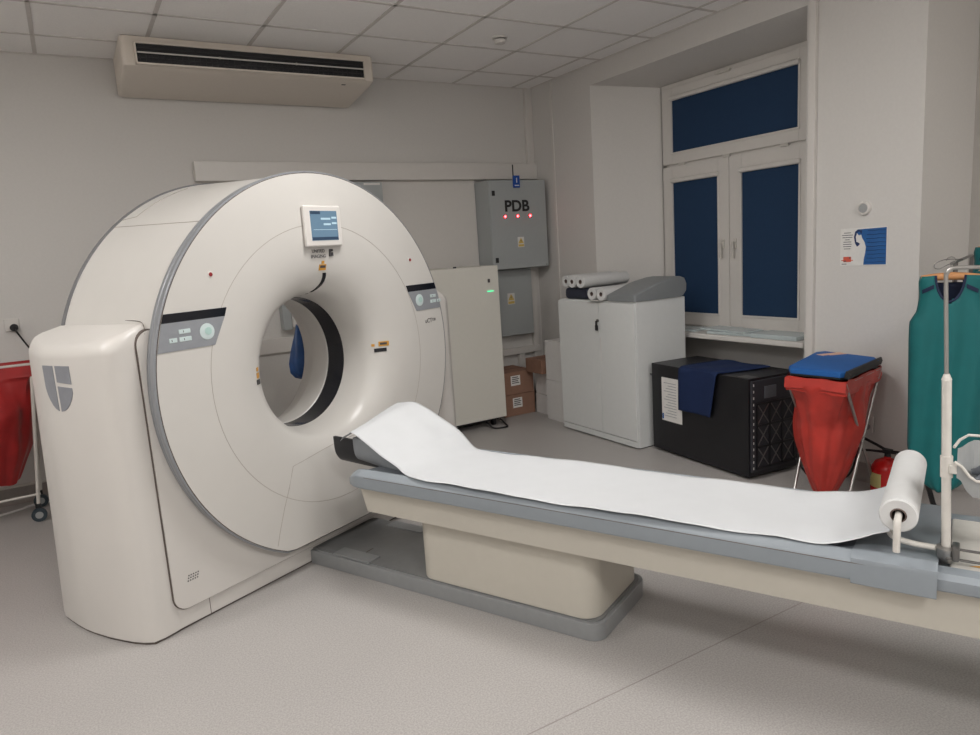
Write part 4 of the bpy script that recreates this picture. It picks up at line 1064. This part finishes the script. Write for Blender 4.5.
# ------------------------------------------------------------------ lead aprons on a rack
rk = thing('apron_rack', 'wheeled steel garment rack behind the foot of the couch', 'garment rack', (3.62, 1.62, 0))
def RK(t, off=0, z=0):    # rack runs away from the camera; t along, off across
    ux, uy = .83, .30; return (3.326+ux*t + uy*off, 1.621+uy*t - ux*off, z)
def tb2(pts, m_, name, par, r): b = new(); tube(b, pts, r, 10); return obj(name, b, m_, par)
rA, rB = RK(-.06), RK(.85)
tb2([(rA[0], rA[1], 1.315), (rB[0], rB[1], 1.315)], metald, 'rail', rk, .007)
for e in (RK(.10), rB):
    tb2([(e[0], e[1], .08), (e[0], e[1], 1.315)], metald, 'upright', rk, .010)
    f1, f2 = (e[0]+.12, e[1]-.20), (e[0]-.06, e[1]+.20)
    tb2([(f1[0], f1[1], .09), (f2[0], f2[1], .09)], metald, 'foot_bar', rk, .012)
    for f_ in (f1, f2):
        b = new(); cyl(b, (f_[0]-.012, f_[1], .034), (f_[0]+.012, f_[1], .034), .034, 20); box(b, (f_[0]-.016, f_[1]-.016, .04), (f_[0]+.016, f_[1]+.016, .09), .004); obj('caster', b, blackr, rk)
def apron(t, ztop, zbot, label, wid=.25, lean=0, first=True, hl='', side=0.0):
    cx0, cy0, _ = RK(t); cy0 -= 0
    # shoulder axis roughly facing the camera
    ax = Vector((.46, -.888, 0)); nx = Vector((-.888, -.46, 0))
    c0 = Vector((cx0, cy0, 0)) + ax*side
    prof_ = [(.0, .72, 0), (.03, .76, 0), (.10, .72, 0), (.17, .78, 0), (.22, .96, 0), (.30, .96, 0), (.6, .92, 0), (.8, .90, 0), (.88, .82, 0), (.94, .66, 0), (.98, .42, 0), (1, .22, 0)]
    def half(v):
        for (a, wa, _), (b2, wb, _) in zip(prof_, prof_[1:]):
            if a <= v <= b2: return wa+(wb-wa)*(v-a)/(b2-a)
        return .3
    Lz = ztop-zbot; NU, NV = 28, 46
    def pt(u, v, front=1):
        hw = wid*half(v); x = u*hw
        z = ztop - Lz*v
        if v < .03: z -= .012*abs(u)
        bul = .055*math.sqrt(max(0, 1-u*u)) + .010*math.sin(u*8+v*4)*min(1, v*3) + .006
        return c0 + ax*x + nx*(bul*front if front > 0 else -.035*math.sqrt(max(0, 1-u*u))) + Vector((0, 0, z))
    t_ = thing('lead_apron', label, 'apron', (c0.x, c0.y, zbot))
    def panel(front, name):
        b = new(); g = []
        for j in range(NV+1):
            v = j/NV; g.append([b.verts.new(pt(-1+2*i/NU, v, front)) for i in range(NU+1)])
        for j in range(NV):
            for i in range(NU):
                u = -1+2*(i+.5)/NU; v = (j+.5)/NV
                if abs(u*wid*half(v)) < .052*math.sqrt(max(0, 1-(v/.12)**2)) and v < .12 and front > 0: continue
                if abs(u*wid*half(v)) < .052 and v < .04 and front < 0: continue
                b.faces.new((g[j][i], g[j][i+1], g[j+1][i+1], g[j+1][i]))
        o = obj(name, b, teal if front > 0 else tealn, t_); mm_ = o.modifiers.new('t', 'SOLIDIFY'); mm_.thickness = .006; return o
    body = panel(1, 'front_panel'); panel(-1, 'back_panel')
    b = new()
    for s in (-1, 1):
        tube(b, [tuple(pt(s*1.0, v/40, 1)+nx*.004) for v in range(0, 41)], .0045, 6)
    pts = []
    for k in range(21):
        a = PI*k/20; x = -.054*math.cos(a); v = .12*math.sin(a); u = x/(wid*half(v)); pts.append(tuple(pt(max(-1, min(1, u)), v, 1)+nx*.004))
    tube(b, pts, .0055, 6); obj('edging', b, tealn, body)
    b = new()
    for s in (-1, 1):
        R = []
        for k in range(9):
            x = .060+ .046*k/8; v = .045; hw = wid*half(v); u = min(.99, x/hw)*s
            p = pt(u, v+ .025*k/8, 1)+nx*.011; q = pt(u, v+.018+.025*k/8, 1)+nx*.011
            R.append([tuple(p), tuple(q), tuple(q-nx*.003), tuple(p-nx*.003)])
        loft(b, R)
    obj('shoulder_band', b, tealn, body)
    h = thing('coat_hanger', hl, 'hanger', (c0.x, c0.y, ztop-.02))
    b = new(); tube(b, [tuple(c0 + ax*x + nx*.012 + Vector((0, 0, ztop - .012 - .10*abs(x)*.6 + .0))) for x in (-.11, -.07, 0, .07, .11)], [.012, .016, .018, .016, .012], 10); obj('wooden_bar', b, wood, h)
    b = new(); base = c0 + nx*.012 + Vector((0, 0, ztop))
    hz = max(.05, 1.345-ztop)
    tube(b, [tuple(base)] + [tuple(base + Vector((0, 0, hz-.035))+ax*0)] + [tuple(base + ax*(.018*math.sin(a)) + Vector((0, 0, hz-.02-.018*math.cos(a)*1))) for a in (.6, 1.6, 2.4, 3.1, 3.9, 4.6)], .0025, 6); obj('hook', b, metalc, h)
    return t_
apron(0, 1.272, .285, 'teal lead apron with navy edging hanging nearest on the rack', .150, hl='wooden hanger inside the nearest teal apron', side=-.008)
apron(.25, 1.275, .36, 'teal lead apron hanging behind the nearest one at frame edge', .16, hl='wooden hanger inside the farther teal apron', side=.185)
apron(.50, 1.375, .50, 'teal lead apron highest and farthest along the rack', .16, hl='hanger inside the farthest teal apron', side=.16)
hh = RK(-.05)
b = new(); q = Vector((hh[0], hh[1], 1.318)); ax = Vector((.46, -.888, 0))
tube(b, bez([tuple(q + ax*x + Vector((0, 0, z))) for x, z in ((.04, .012), (.0, .016), (-.03, .014), (-.06, .0), (-.063, -.018), (-.045, -.024), (-.02, -.010), (.01, .002))], 4), .0022, 6)
single('wire_hanger', b, metald, 'dark wire hanger hooked on the rack above the nearest apron', 'hanger')
b = new(); tube(b, bez([(3.44, 1.83, .47), (3.513, 1.83, .341), (3.554, 1.83, .27), (3.597, 1.83, .197), (3.64, 1.83, .112), (3.674, 1.83, .05), (3.72, 1.83, .016)], 5), .013, 8)
single('black_strap', b, blackr, 'black strap trailing to the floor beside the nearest teal apron', 'strap')
